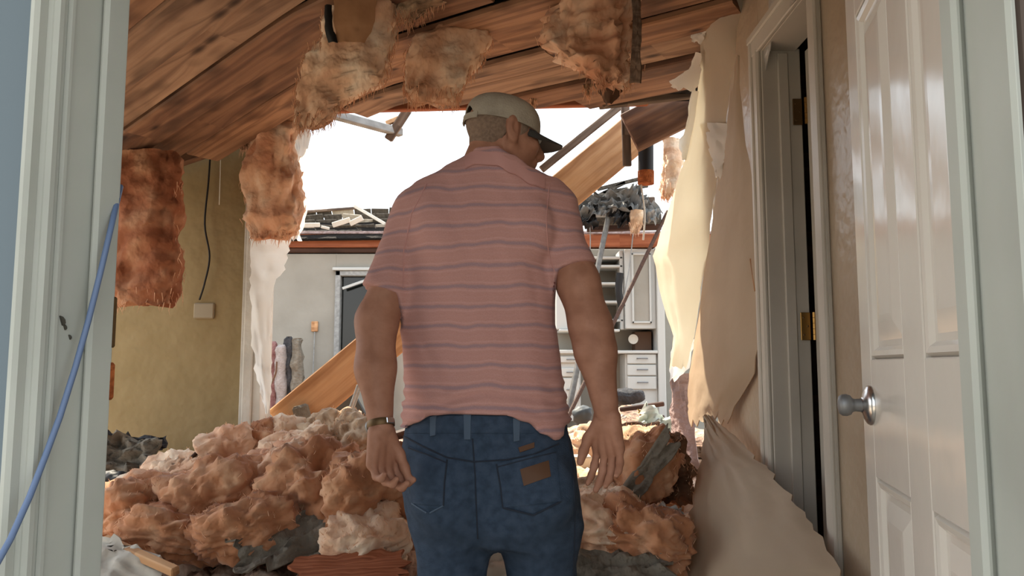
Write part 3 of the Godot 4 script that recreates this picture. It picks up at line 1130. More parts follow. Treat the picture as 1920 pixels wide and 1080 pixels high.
	b.sheet(draped_rows([[0, 1318, 2.92, 1392, 2.88], [60, 1315, 3.12, 1386, 2.98], [130, 1312, 3.5, 1392, 2.98], [220, 1300, 3.7, 1375, 3.1], [300, 1285, 3.8, 1350, 3.25], [400, 1250, 3.9, 1335, 3.35], [480, 1226, 3.75, 1325, 3.4], [560, 1240, 3.75, 1312, 3.45], [630, 1262, 3.75, 1300, 3.5], [690, 1256, 3.75, 1287, 3.6]], 14, 4, out, 0.035, 0.008, 2, 0.007, 0.02), 0.0, out)
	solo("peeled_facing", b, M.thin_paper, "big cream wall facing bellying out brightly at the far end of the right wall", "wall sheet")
	b = Mb.new()
	b.sheet(draped_rows([[108, 1389, 3.0, 1394, 2.96], [160, 1374, 3.1, 1400, 2.93], [300, 1352, 3.25, 1410, 2.85], [500, 1322, 3.42, 1424, 2.77], [640, 1301, 3.48, 1421, 2.79], [700, 1293, 3.5, 1413, 2.84], [760, 1290, 3.5, 1378, 3.05], [790, 1291, 3.5, 1365, 3.12]], 16, 4, out, 0.03, 0.006, 5, 0.006, 0.05), 0.004, out)
	solo("peeled_facing", b, M.paper, "long tan wall facing hanging from a point beside the closet doorframe, torn below", "wall sheet")
	b = Mb.new()
	b.sheet(draped_rows([[782, 1329, 3.12, 1337, 3.08], [830, 1318, 3.06, 1388, 2.86], [880, 1308, 2.96, 1440, 2.6], [960, 1293, 2.8, 1505, 2.30], [1060, 1283, 2.6, 1568, 2.02], [1130, 1278, 2.52, 1600, 1.93]], 26, 8, out, 0.05, 0.016, 9, 0.009, 0.0, 0.02), 0.004, out)
	solo("torn_wallboard", b, M.paper, "torn triangular wallboard flap leaning below the closet door at the right", "wall sheet")
	b = Mb.new()
	b.sheet(draped_rows([[0, 1394, 2.98, 1492, 2.30], [60, 1398, 2.95, 1450, 2.58], [120, 1396, 2.96, 1436, 2.68], [170, 1404, 2.90, 1428, 2.74], [200, 1412, 2.85, 1420, 2.80]], 10, 4, out, 0.004, 0.008, 12, 0.005, 0.03), 0.003, out)
	solo("torn_wallpaper", b, M.galv_paper, "grey torn wallpaper point at the top corner of the closet doorframe", "wallpaper")
	b = Mb.new()
	b.sheet(draped_rows([[232, 1318, 3.5, 1368, 3.1], [262, 1322, 3.42, 1362, 3.12], [300, 1334, 3.36, 1360, 3.14], [334, 1344, 3.3, 1350, 3.2]], 10, 4, out, 0.02, 0.01, 15, 0.010, 0.02), 0.0, out)
	solo("torn_paper", b, M.white_paper, "small glossy crumpled paper tongue where the two long wall facings cross", "paper")
	# white scraps at the upper left edge of the facings
	var scraps := [
		[[[58, 1300, 3.14, 1326, 3.08], [68, 1296, 3.16, 1322, 3.1], [80, 1298, 3.18, 1314, 3.14]], "small white paper scrap stuck near the top of the right wall", 3],
		[[[100, 1304, 3.28, 1316, 3.25], [130, 1292, 3.36, 1314, 3.36], [152, 1256, 3.42, 1312, 3.42], [168, 1262, 3.46, 1302, 3.46]], "white torn paper flap pointing left under the roof boards", 4],
		[[[172, 1296, 3.56, 1312, 3.54], [230, 1288, 3.66, 1306, 3.66], [272, 1274, 3.75, 1300, 3.72], [300, 1280, 3.78, 1292, 3.76]], "pale paper strip hanging left of the big peeled facing", 6],
		[[[636, 1262, 3.85, 1302, 3.7], [660, 1258, 3.85, 1298, 3.7], [690, 1256, 3.85, 1292, 3.7], [712, 1256, 3.85, 1268, 3.75]], "sunlit white paper scrap below the belly of the big peeled facing", 8]]
	for q in scraps:
		b = Mb.new()
		b.sheet(draped_rows(q[0], 8, 4, out, 0.015, 0.008, q[2], 0.008, 0.02), 0.0, out)
		solo("paper_scrap", b, M.white_paper, q[1], "paper")
	b = Mb.new()
	b.sheet(draped_rows([[700, 1258, 3.95, 1302, 3.75], [770, 1258, 3.95, 1300, 3.75], [860, 1262, 3.95, 1310, 3.7], [930, 1266, 3.9, 1316, 3.65]], 12, 4, out, 0.02, 0.012, 19, 0.02, 0.04), 0.005, out)
	solo("peeled_facing", b, M.mauve, "dull mauve wall facing hanging low behind the long tan one", "wall sheet")
	b = Mb.new()
	b.plank(at(1411, 484, 2.83), at(1420, 546, 2.80), Vector3(1, 0, 0.4), 0.022, 0.006, 0.002)
	solo("splinter", b, M.beam, "short orange wood splinter stuck on the wall left of the closet doorframe", "splinter")


# ---------------------------------------------------------------- the back room
func rear_room() -> void:
	var D := 8.6
	var b := Mb.new()
	var yt := at(600, 476, D).y
	var wl := at(628, 600, D).x
	var wr := at(722, 600, D).x
	var wt := at(640, 508, D).y
	var wb := at(640, 700, D).y
	bx(b, Vector3(-5.2, 0, -D - 0.12), Vector3(wl, yt, -D))
	bx(b, Vector3(wr, 0, -D - 0.12), Vector3(3.2, yt, -D))
	bx(b, Vector3(wl, 0, -D - 0.12), Vector3(wr, wb, -D))
	bx(b, Vector3(wl, wt, -D - 0.12), Vector3(wr, yt, -D))
	struct("wall_far", b, M.rear_wall, "off-white far wall of the roofless back room")
	# window
	var wn := Node3D.new()
	wn.name = "window_1"
	add_child(wn)
	tag(wn, "dark window in the far wall left of the man's arm", "", "", "structure")
	for q in [[wl, wl + 0.06, wb, wt], [wr - 0.06, wr, wb, wt], [wl, wr, wt - 0.06, wt], [wl, wr, wb, wb + 0.05]]:
		b = Mb.new()
		bx(b, Vector3(q[0], q[2], -D - 0.06), Vector3(q[1], q[3], -D + 0.04), 0.008)
		part("frame", b, M.galv, wn)
	b = Mb.new()
	bx(b, Vector3(wl - 0.03, wt, -D), Vector3(wr + 0.03, wt + 0.035, -D + 0.06), 0.006)
	part("head_trim", b, M.white, wn)
	b = Mb.new()
	bx(b, Vector3(wl + 0.05, wb + 0.04, -D - 0.07), Vector3(wr - 0.05, wt - 0.05, -D - 0.05))
	part("pane", b, M.glass, wn)
	b = Mb.new()
	b.plank(at(642, 541, D - 0.06), at(722, 513, D - 0.06), Vector3.UP, 0.03, 0.015)
	part("broken_bar", b, M.white, wn)
	# plate on the wall top, shingles and scraps above it
	b = Mb.new()
	bx(b, Vector3(-5.2, at(600, 474, D).y, -D - 0.10), Vector3(3.2, at(600, 465, D).y, -D + 0.03), 0.008)
	struct("trim_2", b, M.dark_wood, "dark lower plate on top of the far wall")
	b = Mb.new()
	b.plank(Vector3(-5.2, at(600, 453, D).y, -D + 0.04), Vector3(3.2, at(600, 453, D).y, -D + 0.04), Vector3.UP, at(600, 441, D).y - at(600, 465, D).y, 0.07, 0.008)
	struct("trim_3", b, M.red, "reddish brown top plate along the far wall")
	b = Mb.new()
	b.plank(Vector3(-5.2, at(600, 438, D).y, -D + 0.02), Vector3(3.2, at(600, 438, D).y, -D + 0.02), Vector3.UP, 0.03, 0.12, 0.004)
	struct("trim_4", b, M.mauve, "thin pale flashing over the top plate of the far wall")
	var rp := thing("roof_remnant", "sagging strip of dark shingles left on the far wall, left of the man", "roof", at(620, 420, D + 0.3))
	b = Mb.new()
	b.plank(at(430, 434, D + 0.06), at(790, 430, D + 0.06), Vector3(0, 0.55, -0.83), 0.52, 0.03, 0.006)
	part("underlay", b, M.felt, rp)
	for r in 4:
		var x0 := at(430, 420, D + 0.3).x
		var i := 0
		while x0 < at(775, 420, D + 0.3).x:
			b = Mb.new()
			var wdt := rng.randf_range(0.16, 0.27)
			var y := at(600, 433 - r * 10 - (i * 0.6), D + 0.1 + r * 0.12).y
			b.box(Transform3D(Basis.from_euler(Vector3(0.45 + rng.randf_range(-0.1, 0.1), rng.randf_range(-0.12, 0.12), rng.randf_range(-0.1, 0.1))), Vector3(x0 + wdt * 0.5, y, -(D + 0.1 + r * 0.12))), Vector3(wdt * 0.97, 0.10, 0.018), 0.004)
			part("shingle", b, M.shingle if (i + r) % 4 else M.concrete, rp)
			x0 += wdt
			i += 1
	for q in [[585, 422, 0.11, 0.05, 0.05, "flat pale scrap leftmost on the far shingle strip"], [640, 417, 0.13, 0.06, 0.35, "larger tilted pale scrap in the middle of the far shingle strip"], [668, 414, 0.10, 0.06, 0.5, "tilted pale scrap on the far shingles nearest the leaning lath"], [610, 427, 0.06, 0.03, -0.2, "smallest pale scrap on the far shingles, low beside the leftmost one"]]:
		b = Mb.new()
		b.box(Transform3D(Basis.from_euler(Vector3(0.4, 0.2, q[4])), at(q[0], q[1], D - 0.02)), Vector3(q[2] * 1.6, q[3], 0.02), 0.005)
		solo("white_scrap", b, M.plaster, q[5], "scrap")
	b = Mb.new()
	b.plank(at(664, 386, D + 0.22), at(722, 420, D + 0.08), Vector3.UP, 0.035, 0.02)
	solo("lath", b, M.plaster, "pale lath leaning over the shingle strip beside the man's shoulder", "lath")
	b = Mb.new()
	b.plank(at(560, 398, D + 0.42), at(668, 390, D + 0.42), Vector3.UP, 0.03, 0.03)
	solo("broken_lath", b, M.old, "thin grey lath lying along the crest of the far shingles", "lath")

	# sockets and cables of the far wall
	b = Mb.new()
	b.box(Transform3D(Basis.IDENTITY, at(590, 612, D - 0.012)), Vector3(0.075, 0.115, 0.02), 0.006)
	solo("wall_socket", b, M.beam, "small yellowed wall socket on the far wall", "socket")
	b = Mb.new()
	b.tube([at(590, 622, D - 0.02), at(589, 650, D - 0.02), at(587, 700, D - 0.03)], [0.006], 6)
	solo("socket_cable", b, M.galv, "thin pale cable running down from the yellowed socket", "cable")
	# white post and panel seen between the man's arm and shirt
	b = Mb.new()
	bx(b, Vector3(at(729, 700, 7.6).x, 0, -7.64), Vector3(at(737, 700, 7.6).x, at(730, 570, 7.6).y, -7.56), 0.008)
	solo("white_post", b, M.white, "narrow white post standing behind the gap at the man's left elbow", "post")
	b = Mb.new()
	bx(b, Vector3(at(738, 700, 7.7).x, 0, -7.72), Vector3(at(790, 700, 7.7).x, at(750, 615, 7.7).y, -7.68), 0.006)
	solo("wall_panel", b, M.rear_wall, "pale grey panel beside the narrow white post behind the man", "panel")
	# clothes hanging against the far wall
	for q in [[502, 522, 640, 7.9, M.clothes_red, 3, "dusty red garment at the left end of the row against the far wall"], [519, 535, 646, 7.85, M.pale_cloth, 4, "pale grey garment between the red and the charcoal ones by the far wall"], [533, 551, 631, 7.9, M.clothes_dark, 5, "charcoal garment hanging highest in the row against the far wall"], [548, 566, 634, 7.85, M.grey_cloth, 6, "brown grey garment at the right end of the row by the far wall"]]:
		b = Mb.new()
		batt(b, [[q[2], q[0] + 3, q[1] - 3, q[3], 0.03], [q[2] + 5, q[0], q[1], q[3], 0.05], [700, q[0] - 1, q[1], q[3], 0.06], [772, q[0], q[1] + 1, q[3], 0.06]], q[5], 0.02, 0.012, 8, 28)
		solo("garment", b, q[4], q[6], "garment")
	b = Mb.new()
	b.tube(smooth([at(498, 800, 6.6), at(500, 740, 6.6), at(510, 716, 6.6), at(517, 700, 6.6), at(519, 678, 6.6)], 4), [0.008], 6)
	solo("loose_hose", b, M.kraft, "curled tan hose end beside the white post trim", "hose")

	# white built-in cabinets on the right
	var Z := 7.5
	var gx := func(px: float) -> float:
		return at(px, 600, Z).x
	var gy := func(py: float) -> float:
		return at(1180, py, Z).y
	var cab := func(mb: Mb, p0: float, p1: float, q0: float, q1: float, z0: float, z1: float, bev := 0.006) -> void:
		bx(mb, Vector3(gx.call(p0), gy.call(q1), -Z - z1), Vector3(gx.call(p1), gy.call(q0), -Z - z0), bev)
	b = Mb.new()
	cab.call(b, 1020, 1262, 455, 1000, 0.42, 0.50)
	struct("wall_kitchen", b, M.niche, "grey beige wall behind the white built-in cabinets")
	var kc := thing("tall_cabinet", "white built-in cabinet with hanging cupboard, niche and three drawers at the far right", "cabinet", Vector3(gx.call(1200), 0.3, -Z))
	b = Mb.new()
	cab.call(b, 1232, 1246, 462, 800, -0.02, 0.42)
	part("side_panel", b, M.white, kc)
	b = Mb.new()
	cab.call(b, 1174, 1232, 466, 616, 0.04, 0.42)
	var up := part("cupboard", b, M.white, kc)
	b = Mb.new()
	for q in [[1186, 1190, 474, 606], [1219, 1223, 474, 606], [1186, 1223, 474, 478], [1186, 1223, 602, 606]]:
		cab.call(b, q[0], q[1], q[2], q[3], 0.015, 0.04, 0.004)
	part("door_frame", b, M.white, up)
	b = Mb.new()
	cab.call(b, 1190, 1219, 478, 602, 0.030, 0.042, 0.002)
	part("door_panel", b, M.rear_wall, up)
	b = Mb.new()
	cab.call(b, 1150, 1232, 657, 663, -0.02, 0.42)
	part("counter", b, M.white, kc)
	b = Mb.new()
	cab.call(b, 1172, 1232, 663, 790, 0.03, 0.42)
	part("base", b, M.white, kc)
	var k := 0
	for q in [[664, 682], [684, 704], [706, 730]]:
		b = Mb.new()
		cab.call(b, 1175, 1229, q[0], q[1], 0.0, 0.03)
		var dw := part("drawer", b, M.white, kc)
		b = Mb.new()
		var y: float = gy.call((q[0] + q[1]) * 0.5 - 1)
		var x: float = gx.call(1203)
		b.tube([Vector3(x - 0.05, y, -Z + 0.002), Vector3(x - 0.045, y, -Z + 0.024), Vector3(x + 0.045, y, -Z + 0.024), Vector3(x + 0.05, y, -Z + 0.002)], [0.006], 8)
		part("pull", b, M.steel, dw)
	var os := thing("open_shelves", "white open shelves between the man's arm and the hanging cupboard", "shelves", Vector3(gx.call(1130), 0.3, -Z))
	for q in [478, 494, 527, 562, 597]:
		b = Mb.new()
		cab.call(b, 1088, 1172, q, q + 5, 0.1, 0.42)
		part("shelf", b, M.white, os)
	for q in [1088, 1166]:
		b = Mb.new()
		cab.call(b, q, q + 7, 466, 617, 0.1, 0.42)
		part("upright", b, M.white, os)
	b = Mb.new()
	cab.call(b, 1048, 1162, 617, 622, 0.0, 0.42)
	part("valance", b, M.white, os)
	var lc := thing("drawer_unit", "small white drawer unit in the gap between the shirt and the man's right arm", "cabinet", Vector3(gx.call(1066), 0.3, -Z))
	b = Mb.new()
	cab.call(b, 1036, 1088, 660, 790, 0.03, 0.42)
	part("base", b, M.white, lc)
	b = Mb.new()
	cab.call(b, 1030, 1092, 656, 663, -0.02, 0.42)
	part("counter", b, M.white, lc)
	for q in [[668, 680], [690, 706], [709, 752]]:
		b = Mb.new()
		cab.call(b, 1042, 1085, q[0], q[1], 0.0, 0.03)
		var dw := part("drawer", b, M.white, lc)
		b = Mb.new()
		var y: float = gy.call((q[0] + q[1]) * 0.5)
		var x: float = gx.call(1070)
		b.tube([Vector3(x - 0.04, y, -Z + 0.002), Vector3(x - 0.036, y, -Z + 0.02), Vector3(x + 0.036, y, -Z + 0.02), Vector3(x + 0.04, y, -Z + 0.002)], [0.006], 8)
		part("pull", b, M.steel, dw)
	b = Mb.new()
	cab.call(b, 1044, 1090, 462, 617, 0.05, 0.42)
	solo("wall_cupboard", b, M.white, "plain white wall cupboard glimpsed just right of the man's shirt", "cupboard")
	b = Mb.new()
	b.lathe(Transform3D(Basis(Vector3.RIGHT, Vector3.BACK, Vector3.DOWN), at(1187, 636, Z + 0.15)), [Vector2(0.0001, 0.0), Vector2(0.03, 0.002), Vector2(0.045, 0.01), Vector2(0.05, 0.012), Vector2(0.045, 0.004), Vector2(0.03, -0.006), Vector2(0.0001, -0.008)], 20)
	solo("plate", b, M.plaster, "small pale plate leaning in the niche above the drawers", "plate")
	b = Mb.new()
	cab.call(b, 1196, 1228, 620, 656, 0.2, 0.4)
	solo("brown_box", b, M.kraft, "brown box filling the right of the niche above the drawers", "box")

	# roof rubbish and pipes on the right skyline
	var sk := [[1092, 372, 1180, 366, 0.06], [1085, 384, 1228, 378, 0.09], [1090, 398, 1225, 396, 0.10], [1086, 414, 1240, 410, 0.10], [1100, 428, 1240, 424, 0.08]]
	for i in sk.size():
		b = Mb.new()
		var q = sk[i]
		b.plank(at(q[0], q[1], 7.4 + i * 0.1), at(q[2], q[3], 7.3 + i * 0.1), Vector3.UP, q[4], 0.05, 0.008)
		solo("roof_lath", b, [M.shingle, M.old, M.galv, M.shingle, M.dark_wood][i], ["topmost dark lath in the stack over the far right cabinets", "weathered brown lath second from the top over the far cabinets", "grey metal lath in the middle of the stack over the far cabinets", "dark shingled lath second from the bottom over the far cabinets", "dark brown lath lowest in the stack over the far cabinets"][i], "lath")
	b = Mb.new()
	b.plank(at(1060, 452, 7.46), at(1262, 449, 7.46), Vector3.UP, 0.12, 0.05, 0.008)
	solo("top_plate", b, M.red, "reddish top plate over the white cabinets at the far right", "plate beam")
	for q in [[1120, 345, 1205, 330, "topmost thin dark strip against the sky below the flue pipe"], [1130, 352, 1215, 344, "thin dark strip lying flat just under the topmost one by the flue pipe"], [1112, 362, 1172, 338, "steeper thin dark strip crossing the other two left of the flue pipe"]]:
		b = Mb.new()
		b.plank(at(q[0], q[1] + 10, 7.42), at(q[2], q[3] + 4, 7.42), Vector3.UP, 0.035, 0.03, 0.004)
		solo("thin_strip", b, M.shingle, q[4], "strip")
	# crumpled metal and ducts below the flue
	for q in [[1108, 394, 0.34, 0.20, 0.2, "zinc", "crumpled grey metal sheet just right of the man's shoulder"], [1146, 384, 0.34, 0.16, -0.2, "zinc", "crumpled grey metal sheet in the middle of the heap over the far cabinets"], [1190, 376, 0.24, 0.26, 0.6, "zinc", "upright crumpled metal sheet right under the rusty pipe end"], [1216, 398, 0.26, 0.16, -0.6, "galv", "paler crumpled metal sheet at the right end of the heap over the cabinets"], [1098, 412, 0.20, 0.18, 0.1, "iron", "black crumpled sheet low beside the man's right shoulder"], [1170, 408, 0.26, 0.16, 0.4, "iron", "black crumpled sheet under the upright metal one"]]:
		scrap_sheet("crumpled_metal", q[0], q[1], 7.28, q[2], q[3], Vector3(-0.35, 0.3 * q[4], q[4]), M[q[5]], q[6], "sheet metal", int(q[0]), 0.07, 0.004)
	var rods := [
		[[[1144, 392, 7.3], [1117, 520, 7.1], [1062, 788, 6.5]], 0.026, "zinc", "grey metal rod hanging beside the man's right sleeve"],
		[[[1252, 396, 7.3], [1158, 590, 6.9], [1062, 788, 6.4]], 0.018, "dark_wood", "dark thin rod slanting across the white cabinets"],
		[[[1188, 425, 7.4], [1180, 500, 7.4], [1162, 600, 7.38]], 0.006, "galv", "pale loose wire dangling in front of the open shelves"],
		[[[1104, 396, 7.4], [1107, 450, 7.4], [1104, 520, 7.4]], 0.005, "galv", "thin wire hanging just right of the man's sleeve"],
		[[[1202, 346, 4.4], [1209, 400, 4.4], [1206, 450, 4.4]], 0.005, "plaster", "whitish string hanging below the rusty pipe end"],
		[[[1163, 512, 7.3], [1160, 545, 7.3], [1166, 575, 7.3]], 0.035, "iron", "dark rag hanging on the open shelves"]]
	for q in rods:
		b = Mb.new()
		var pts := []
		for p in q[0]:
			pts.append(at(p[0], p[1], p[2]))
		b.tube(smooth(pts, 5), [q[1]], 8)
		solo("hanging_rod" if q[1] > 0.008 else "hanging_wire", b, M[q[2]], q[3], "rod" if q[1] > 0.008 else "wire")


# points along a rounded line
func smooth(p: Array, sub: int) -> Array:
	var made := []
	for i in p.size() - 1:
		var a: Vector3 = p[maxi(i - 1, 0)]
		var d: Vector3 = p[mini(i + 2, p.size() - 1)]
		for j in sub:
			made.append((p[i] as Vector3).cubic_interpolate(p[i + 1], a, d, float(j) / sub))
	made.append(p[p.size() - 1])
	return made


# torn clump: a rounded block bent by noise; n cells to a side
func lump(b: Mb, c: Vector3, r: Vector3, bs: Basis, n: int, sd: int, amp: float, fine: float, boxy := 0.5, layers := 0.0) -> void:
	var s := float(sd) * 13.7
	for f in 6:
		var rows := []
		for i in n + 1:
			var row := PackedVector3Array()
			for j in n + 1:
				var u := tan((float(j) / n - 0.5) * PI * 0.5)
				var w := tan((float(i) / n - 0.5) * PI * 0.5)
				var q := Vector3(u, w, 1.0)
				match f:
					1: q = Vector3(-u, w, -1.0)
					2: q = Vector3(1.0, w, -u)
					3: q = Vector3(-1.0, w, u)
					4: q = Vector3(u, 1.0, -w)
					5: q = Vector3(u, -1.0, w)
				var ball := q.normalized()
				var dir := ball.lerp(q / pow(pow(absf(q.x), 5.0) + pow(absf(q.y), 5.0) + pow(absf(q.z), 5.0), 0.2), boxy)
				var p := dir * r
				var e := nz.get_noise_3d(p.x * 3.6 + s, p.y * 3.6, p.z * 3.6 - s) * amp * 2.4
				e += nz.get_noise_3d(p.x * 10.0 + s, p.y * 3.0, p.z * 10.0) * fine * 1.3
				e += (nf.get_noise_3d(p.x * 3.0 + s, p.y * 16.0, p.z * 4.0) - 0.3) * fine * 0.8
				e += nz.get_noise_3d(p.x * 24.0, p.y * 30.0 + s, p.z * 24.0) * fine * 0.9
				if layers > 0.0:
					e += absf(fposmod(p.y / r.y * 2.8 + nz.get_noise_2d(p.x * 6.0 + s, p.z * 6.0) * 1.5, 1.0) - 0.5) * layers
				p += ball * e
				row.append(c + bs * p)
			rows.append(row)
		var k := b.v.size()
		b.grid(rows, false, rows[n / 2][n / 2] - c)
	weld(b)


# normals shared along the seams of a lump
func weld(b: Mb) -> void:
	var acc := {}
	for i in b.v.size():
		var key := Vector3i(b.v[i] * 5000.0)
		acc[key] = acc.get(key, Vector3.ZERO) + b.n[i]
	for i in b.v.size():
		b.n[i] = (acc[Vector3i(b.v[i] * 5000.0)] as Vector3).normalized()


# ---------------------------------------------------------------- rubble
func heap_y(x: float, d: float) -> float:
	var h := 0.02
	h = lerpf(h, 0.40, smoothstep(1.9, 2.7, d))
	h = lerpf(h, 0.60, smoothstep(2.7, 3.4, d))
	h = lerpf(h, 0.66, smoothstep(3.4, 4.2, d))
	h = lerpf(h, 0.52, smoothstep(4.6, 6.5, d))
	h = lerpf(h, 0.35, smoothstep(6.5, 8.4, d))
	h -= 0.42 * exp(-pow((x + 0.05) / 0.42, 2.0) - pow((d - 2.1) / 0.42, 2.0))
	h += 0.24 * exp(-pow((x - 0.85) / 0.45, 2.0) - pow((d - 5.5) / 0.5, 2.0))
	h -= 0.12 * smoothstep(-1.2, -2.4, x)
	return maxf(0.01, h + nz.get_noise_2d(x * 2.2, d * 2.2) * 0.10 * smoothstep(1.8, 2.6, d))


func fibres(b: Mb, rim: Array, count: int, down: Vector3, lo: float, hi: float, sd: int, thick := 0.0022) -> void:
	var r := RandomNumberGenerator.new()
	r.seed = sd
	for i in count:
		var p: Vector3 = rim[r.randi() % rim.size()]
		p += Vector3(r.randf_range(-1, 1), r.randf_range(-1, 1), r.randf_range(-1, 1)) * 0.010
		var l := r.randf_range(lo, hi)
		var d := (down + Vector3(r.randf_range(-0.5, 0.5), r.randf_range(-0.2, 0.2), r.randf_range(-0.5, 0.5))).normalized()
		var e := (down + Vector3(r.randf_range(-0.4, 0.4), 0, r.randf_range(-0.4, 0.4))).normalized()
		b.tube([p - d * 0.012, p + d * l * 0.5, p + d * l * 0.5 + e * l * 0.5], [thick * 1.6, thick, thick * 0.2], 4, false)


# a piece of insulation in the heap: centre pixel, distance, half sizes, turn
func wool(px: float, py: float, d: float, r: Vector3, turn: Vector3, kind: String, sd: int, label: String, group := "", n := 20, layers := 0.045) -> Node3D:
	var c := at(px, py, d)
	var t := thing("insulation_clump", label, "insulation", Vector3(c.x, maxf(0.0, c.y - r.y), c.z), group)
	var b := Mb.new()
	var bs := Basis.from_euler(turn)
	lump(b, c, r, bs, n, sd, minf(0.045, r.y * 0.4), 0.016, 0.55, layers)
	part("batt", b, M.wool[kind], t)
	var rim := []
	for i in range(0, b.v.size(), 3):
		if b.n[i].y > 0.2:
			rim.append(b.v[i] - b.n[i] * 0.004)
	var q := Mb.new()
	if rim.size():
		fibres(q, rim, 260, Vector3(0, 0.5, 0.2), 0.006, 0.018, sd, 0.0008)
		part("loose_fibre", q, M.fuzz, t).set_meta("kind", "stuff")
	return t


func scrap_sheet(called: String, px: float, py: float, d: float, w: float, h: float, turn: Vector3, m: Material, label: String, cat: String, sd: int, crumple := 0.02, th := 0.005, group := "") -> void:
	var c := at(px, py, d)
	var bs := Basis.from_euler(turn)
	var rows := []
	for i in 13:
		var r := PackedVector3Array()
		for j in 13:
			var u := j / 12.0 - 0.5
			var v := i / 12.0 - 0.5
			var e := 1.0 + nz.get_noise_2d(atan2(v, u) * 2.0 + sd, sd) * 0.35
			var p := Vector3(u * w * e, v * h * e, nz.get_noise_3d(u * 3.0, v * 3.0, sd * 1.7) * crumple * 2.5 + nf.get_noise_3d(u * 4.0, v * 4.0, sd) * crumple)
			r.append(c + bs * p)
		rows.append(r)
	var b := Mb.new()
	b.sheet(rows, th, bs.z)
	solo(called, b, m, label, cat, group)


func rubble() -> void:
	# the bed of crumbs everything lies on
	var b := Mb.new()
	for q in [[1.62, 4.19, 100], [4.19, 7.88, 80]]:
		var rows := []
		for i in q[2]:
			var r := PackedVector3Array()
			var d: float = lerpf(q[0], q[1], i / (q[2] - 1.0))
			for j in 120:
				var f := j / 119.0
				var x := lerpf(-2.25 if d < 4.195 else (-1.34 if d < 4.42 else -4.4), 0.86 if d < 4.28 else 2.5, f)
				var y := heap_y(x, d)
				y += (nf.get_noise_2d(x * 9.0, d * 9.0) - 0.2) * 0.035 * smoothstep(1.9, 2.6, d)
				r.append(Vector3(x, maxf(0.004, y), -d))
			rows.append(r)
		b.grid(rows, false, Vector3.UP)
	solo("rubble_bed", b, M.rubble, "knee-high bed of crumbled insulation and plaster covering the floor", "rubble", "", "stuff")

	# left: named pieces, then fillers
	wool(428, 868, 3.45, Vector3(0.10, 0.115, 0.10), Vector3(0.1, 0.3, 0.06), "pink", 1, "upright pink insulation clump standing on the left crest of the heap", "", 20)
	wool(468, 852, 3.5, Vector3(0.045, 0.13, 0.09), Vector3(0.0, 0.2, -0.45), "rust", 2, "narrow rust red insulation slab leaning right of the upright pink clump")
	wool(520, 845, 3.5, Vector3(0.10, 0.12, 0.12), Vector3(0.15, -0.3, -0.35), "peach", 3, "peach insulation clump at the top of the heap under the fallen rafter's foot", "", 20)
	wool(575, 862, 3.3, Vector3(0.16, 0.11, 0.12), Vector3(0.3, 0.4, 0.35), "peach", 4, "broad peach insulation slab sloping towards the man's left hand", "", 22)
	wool(625, 822, 3.6, Vector3(0.16, 0.085, 0.14), Vector3(0.2, 0.6, 0.2), "cream", 5, "fluffy cream insulation clump on the crest beside the man's left wrist", "", 22, 0.04)
	wool(668, 838, 3.35, Vector3(0.10, 0.10, 0.10), Vector3(0.2, 1.0, 0.3), "cream", 6, "smaller cream insulation clump just left of the man's left hand")
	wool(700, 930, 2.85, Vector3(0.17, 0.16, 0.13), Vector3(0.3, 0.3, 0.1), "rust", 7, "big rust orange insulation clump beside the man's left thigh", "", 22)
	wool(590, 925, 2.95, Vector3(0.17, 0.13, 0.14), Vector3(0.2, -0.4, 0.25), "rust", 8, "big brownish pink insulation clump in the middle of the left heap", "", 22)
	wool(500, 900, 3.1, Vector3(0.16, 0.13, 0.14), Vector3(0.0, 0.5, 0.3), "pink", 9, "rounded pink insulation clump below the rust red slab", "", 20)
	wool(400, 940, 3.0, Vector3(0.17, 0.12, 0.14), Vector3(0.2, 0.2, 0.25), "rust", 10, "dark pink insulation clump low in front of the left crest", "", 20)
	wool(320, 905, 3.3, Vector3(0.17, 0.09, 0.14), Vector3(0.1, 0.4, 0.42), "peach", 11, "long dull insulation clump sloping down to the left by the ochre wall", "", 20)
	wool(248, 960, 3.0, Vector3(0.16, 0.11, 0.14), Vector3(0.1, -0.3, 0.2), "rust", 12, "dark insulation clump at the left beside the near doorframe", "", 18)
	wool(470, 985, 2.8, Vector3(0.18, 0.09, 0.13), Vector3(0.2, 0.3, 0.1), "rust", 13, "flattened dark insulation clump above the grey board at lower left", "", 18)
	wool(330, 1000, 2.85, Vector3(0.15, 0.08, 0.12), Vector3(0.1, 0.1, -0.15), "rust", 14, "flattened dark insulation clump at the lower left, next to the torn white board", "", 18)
	wool(690, 1020, 2.7, Vector3(0.12, 0.075, 0.10), Vector3(0.3, 0.5, 0.15), "peach", 15, "tan insulation clump low beside the man's left leg", "", 18)
	# right: named pieces
	wool(1195, 915, 2.95, Vector3(0.08, 0.19, 0.085), Vector3(0.2, 0.2, -0.62), "rust", 21, "long insulation roll with grey facing tilted beside the man's right hand", "", 22)
	scrap_sheet("foil_facing", 1196, 905, 2.80, 0.075, 0.40, Vector3(0.1, -0.3, -0.66), M.grey_cloth, "grey facing strip along the tilted insulation roll at the right", "facing", 22, 0.008)
	wool(1262, 890, 3.0, Vector3(0.075, 0.13, 0.08), Vector3(0.1, 0.0, 0.1), "kraft", 22, "dark brown insulation clump against the torn wallboard flap", "", 18)
	wool(1200, 848, 3.4, Vector3(0.13, 0.075, 0.12), Vector3(0.2, 0.4, 0.1), "cream", 23, "fluffy cream insulation clump behind the man's right hand", "", 22, 0.04)
	wool(1140, 985, 2.65, Vector3(0.15, 0.075, 0.13), Vector3(0.3, 0.3, 0.0), "peach", 24, "tan insulation clump spread beside the man's right thigh", "", 22)
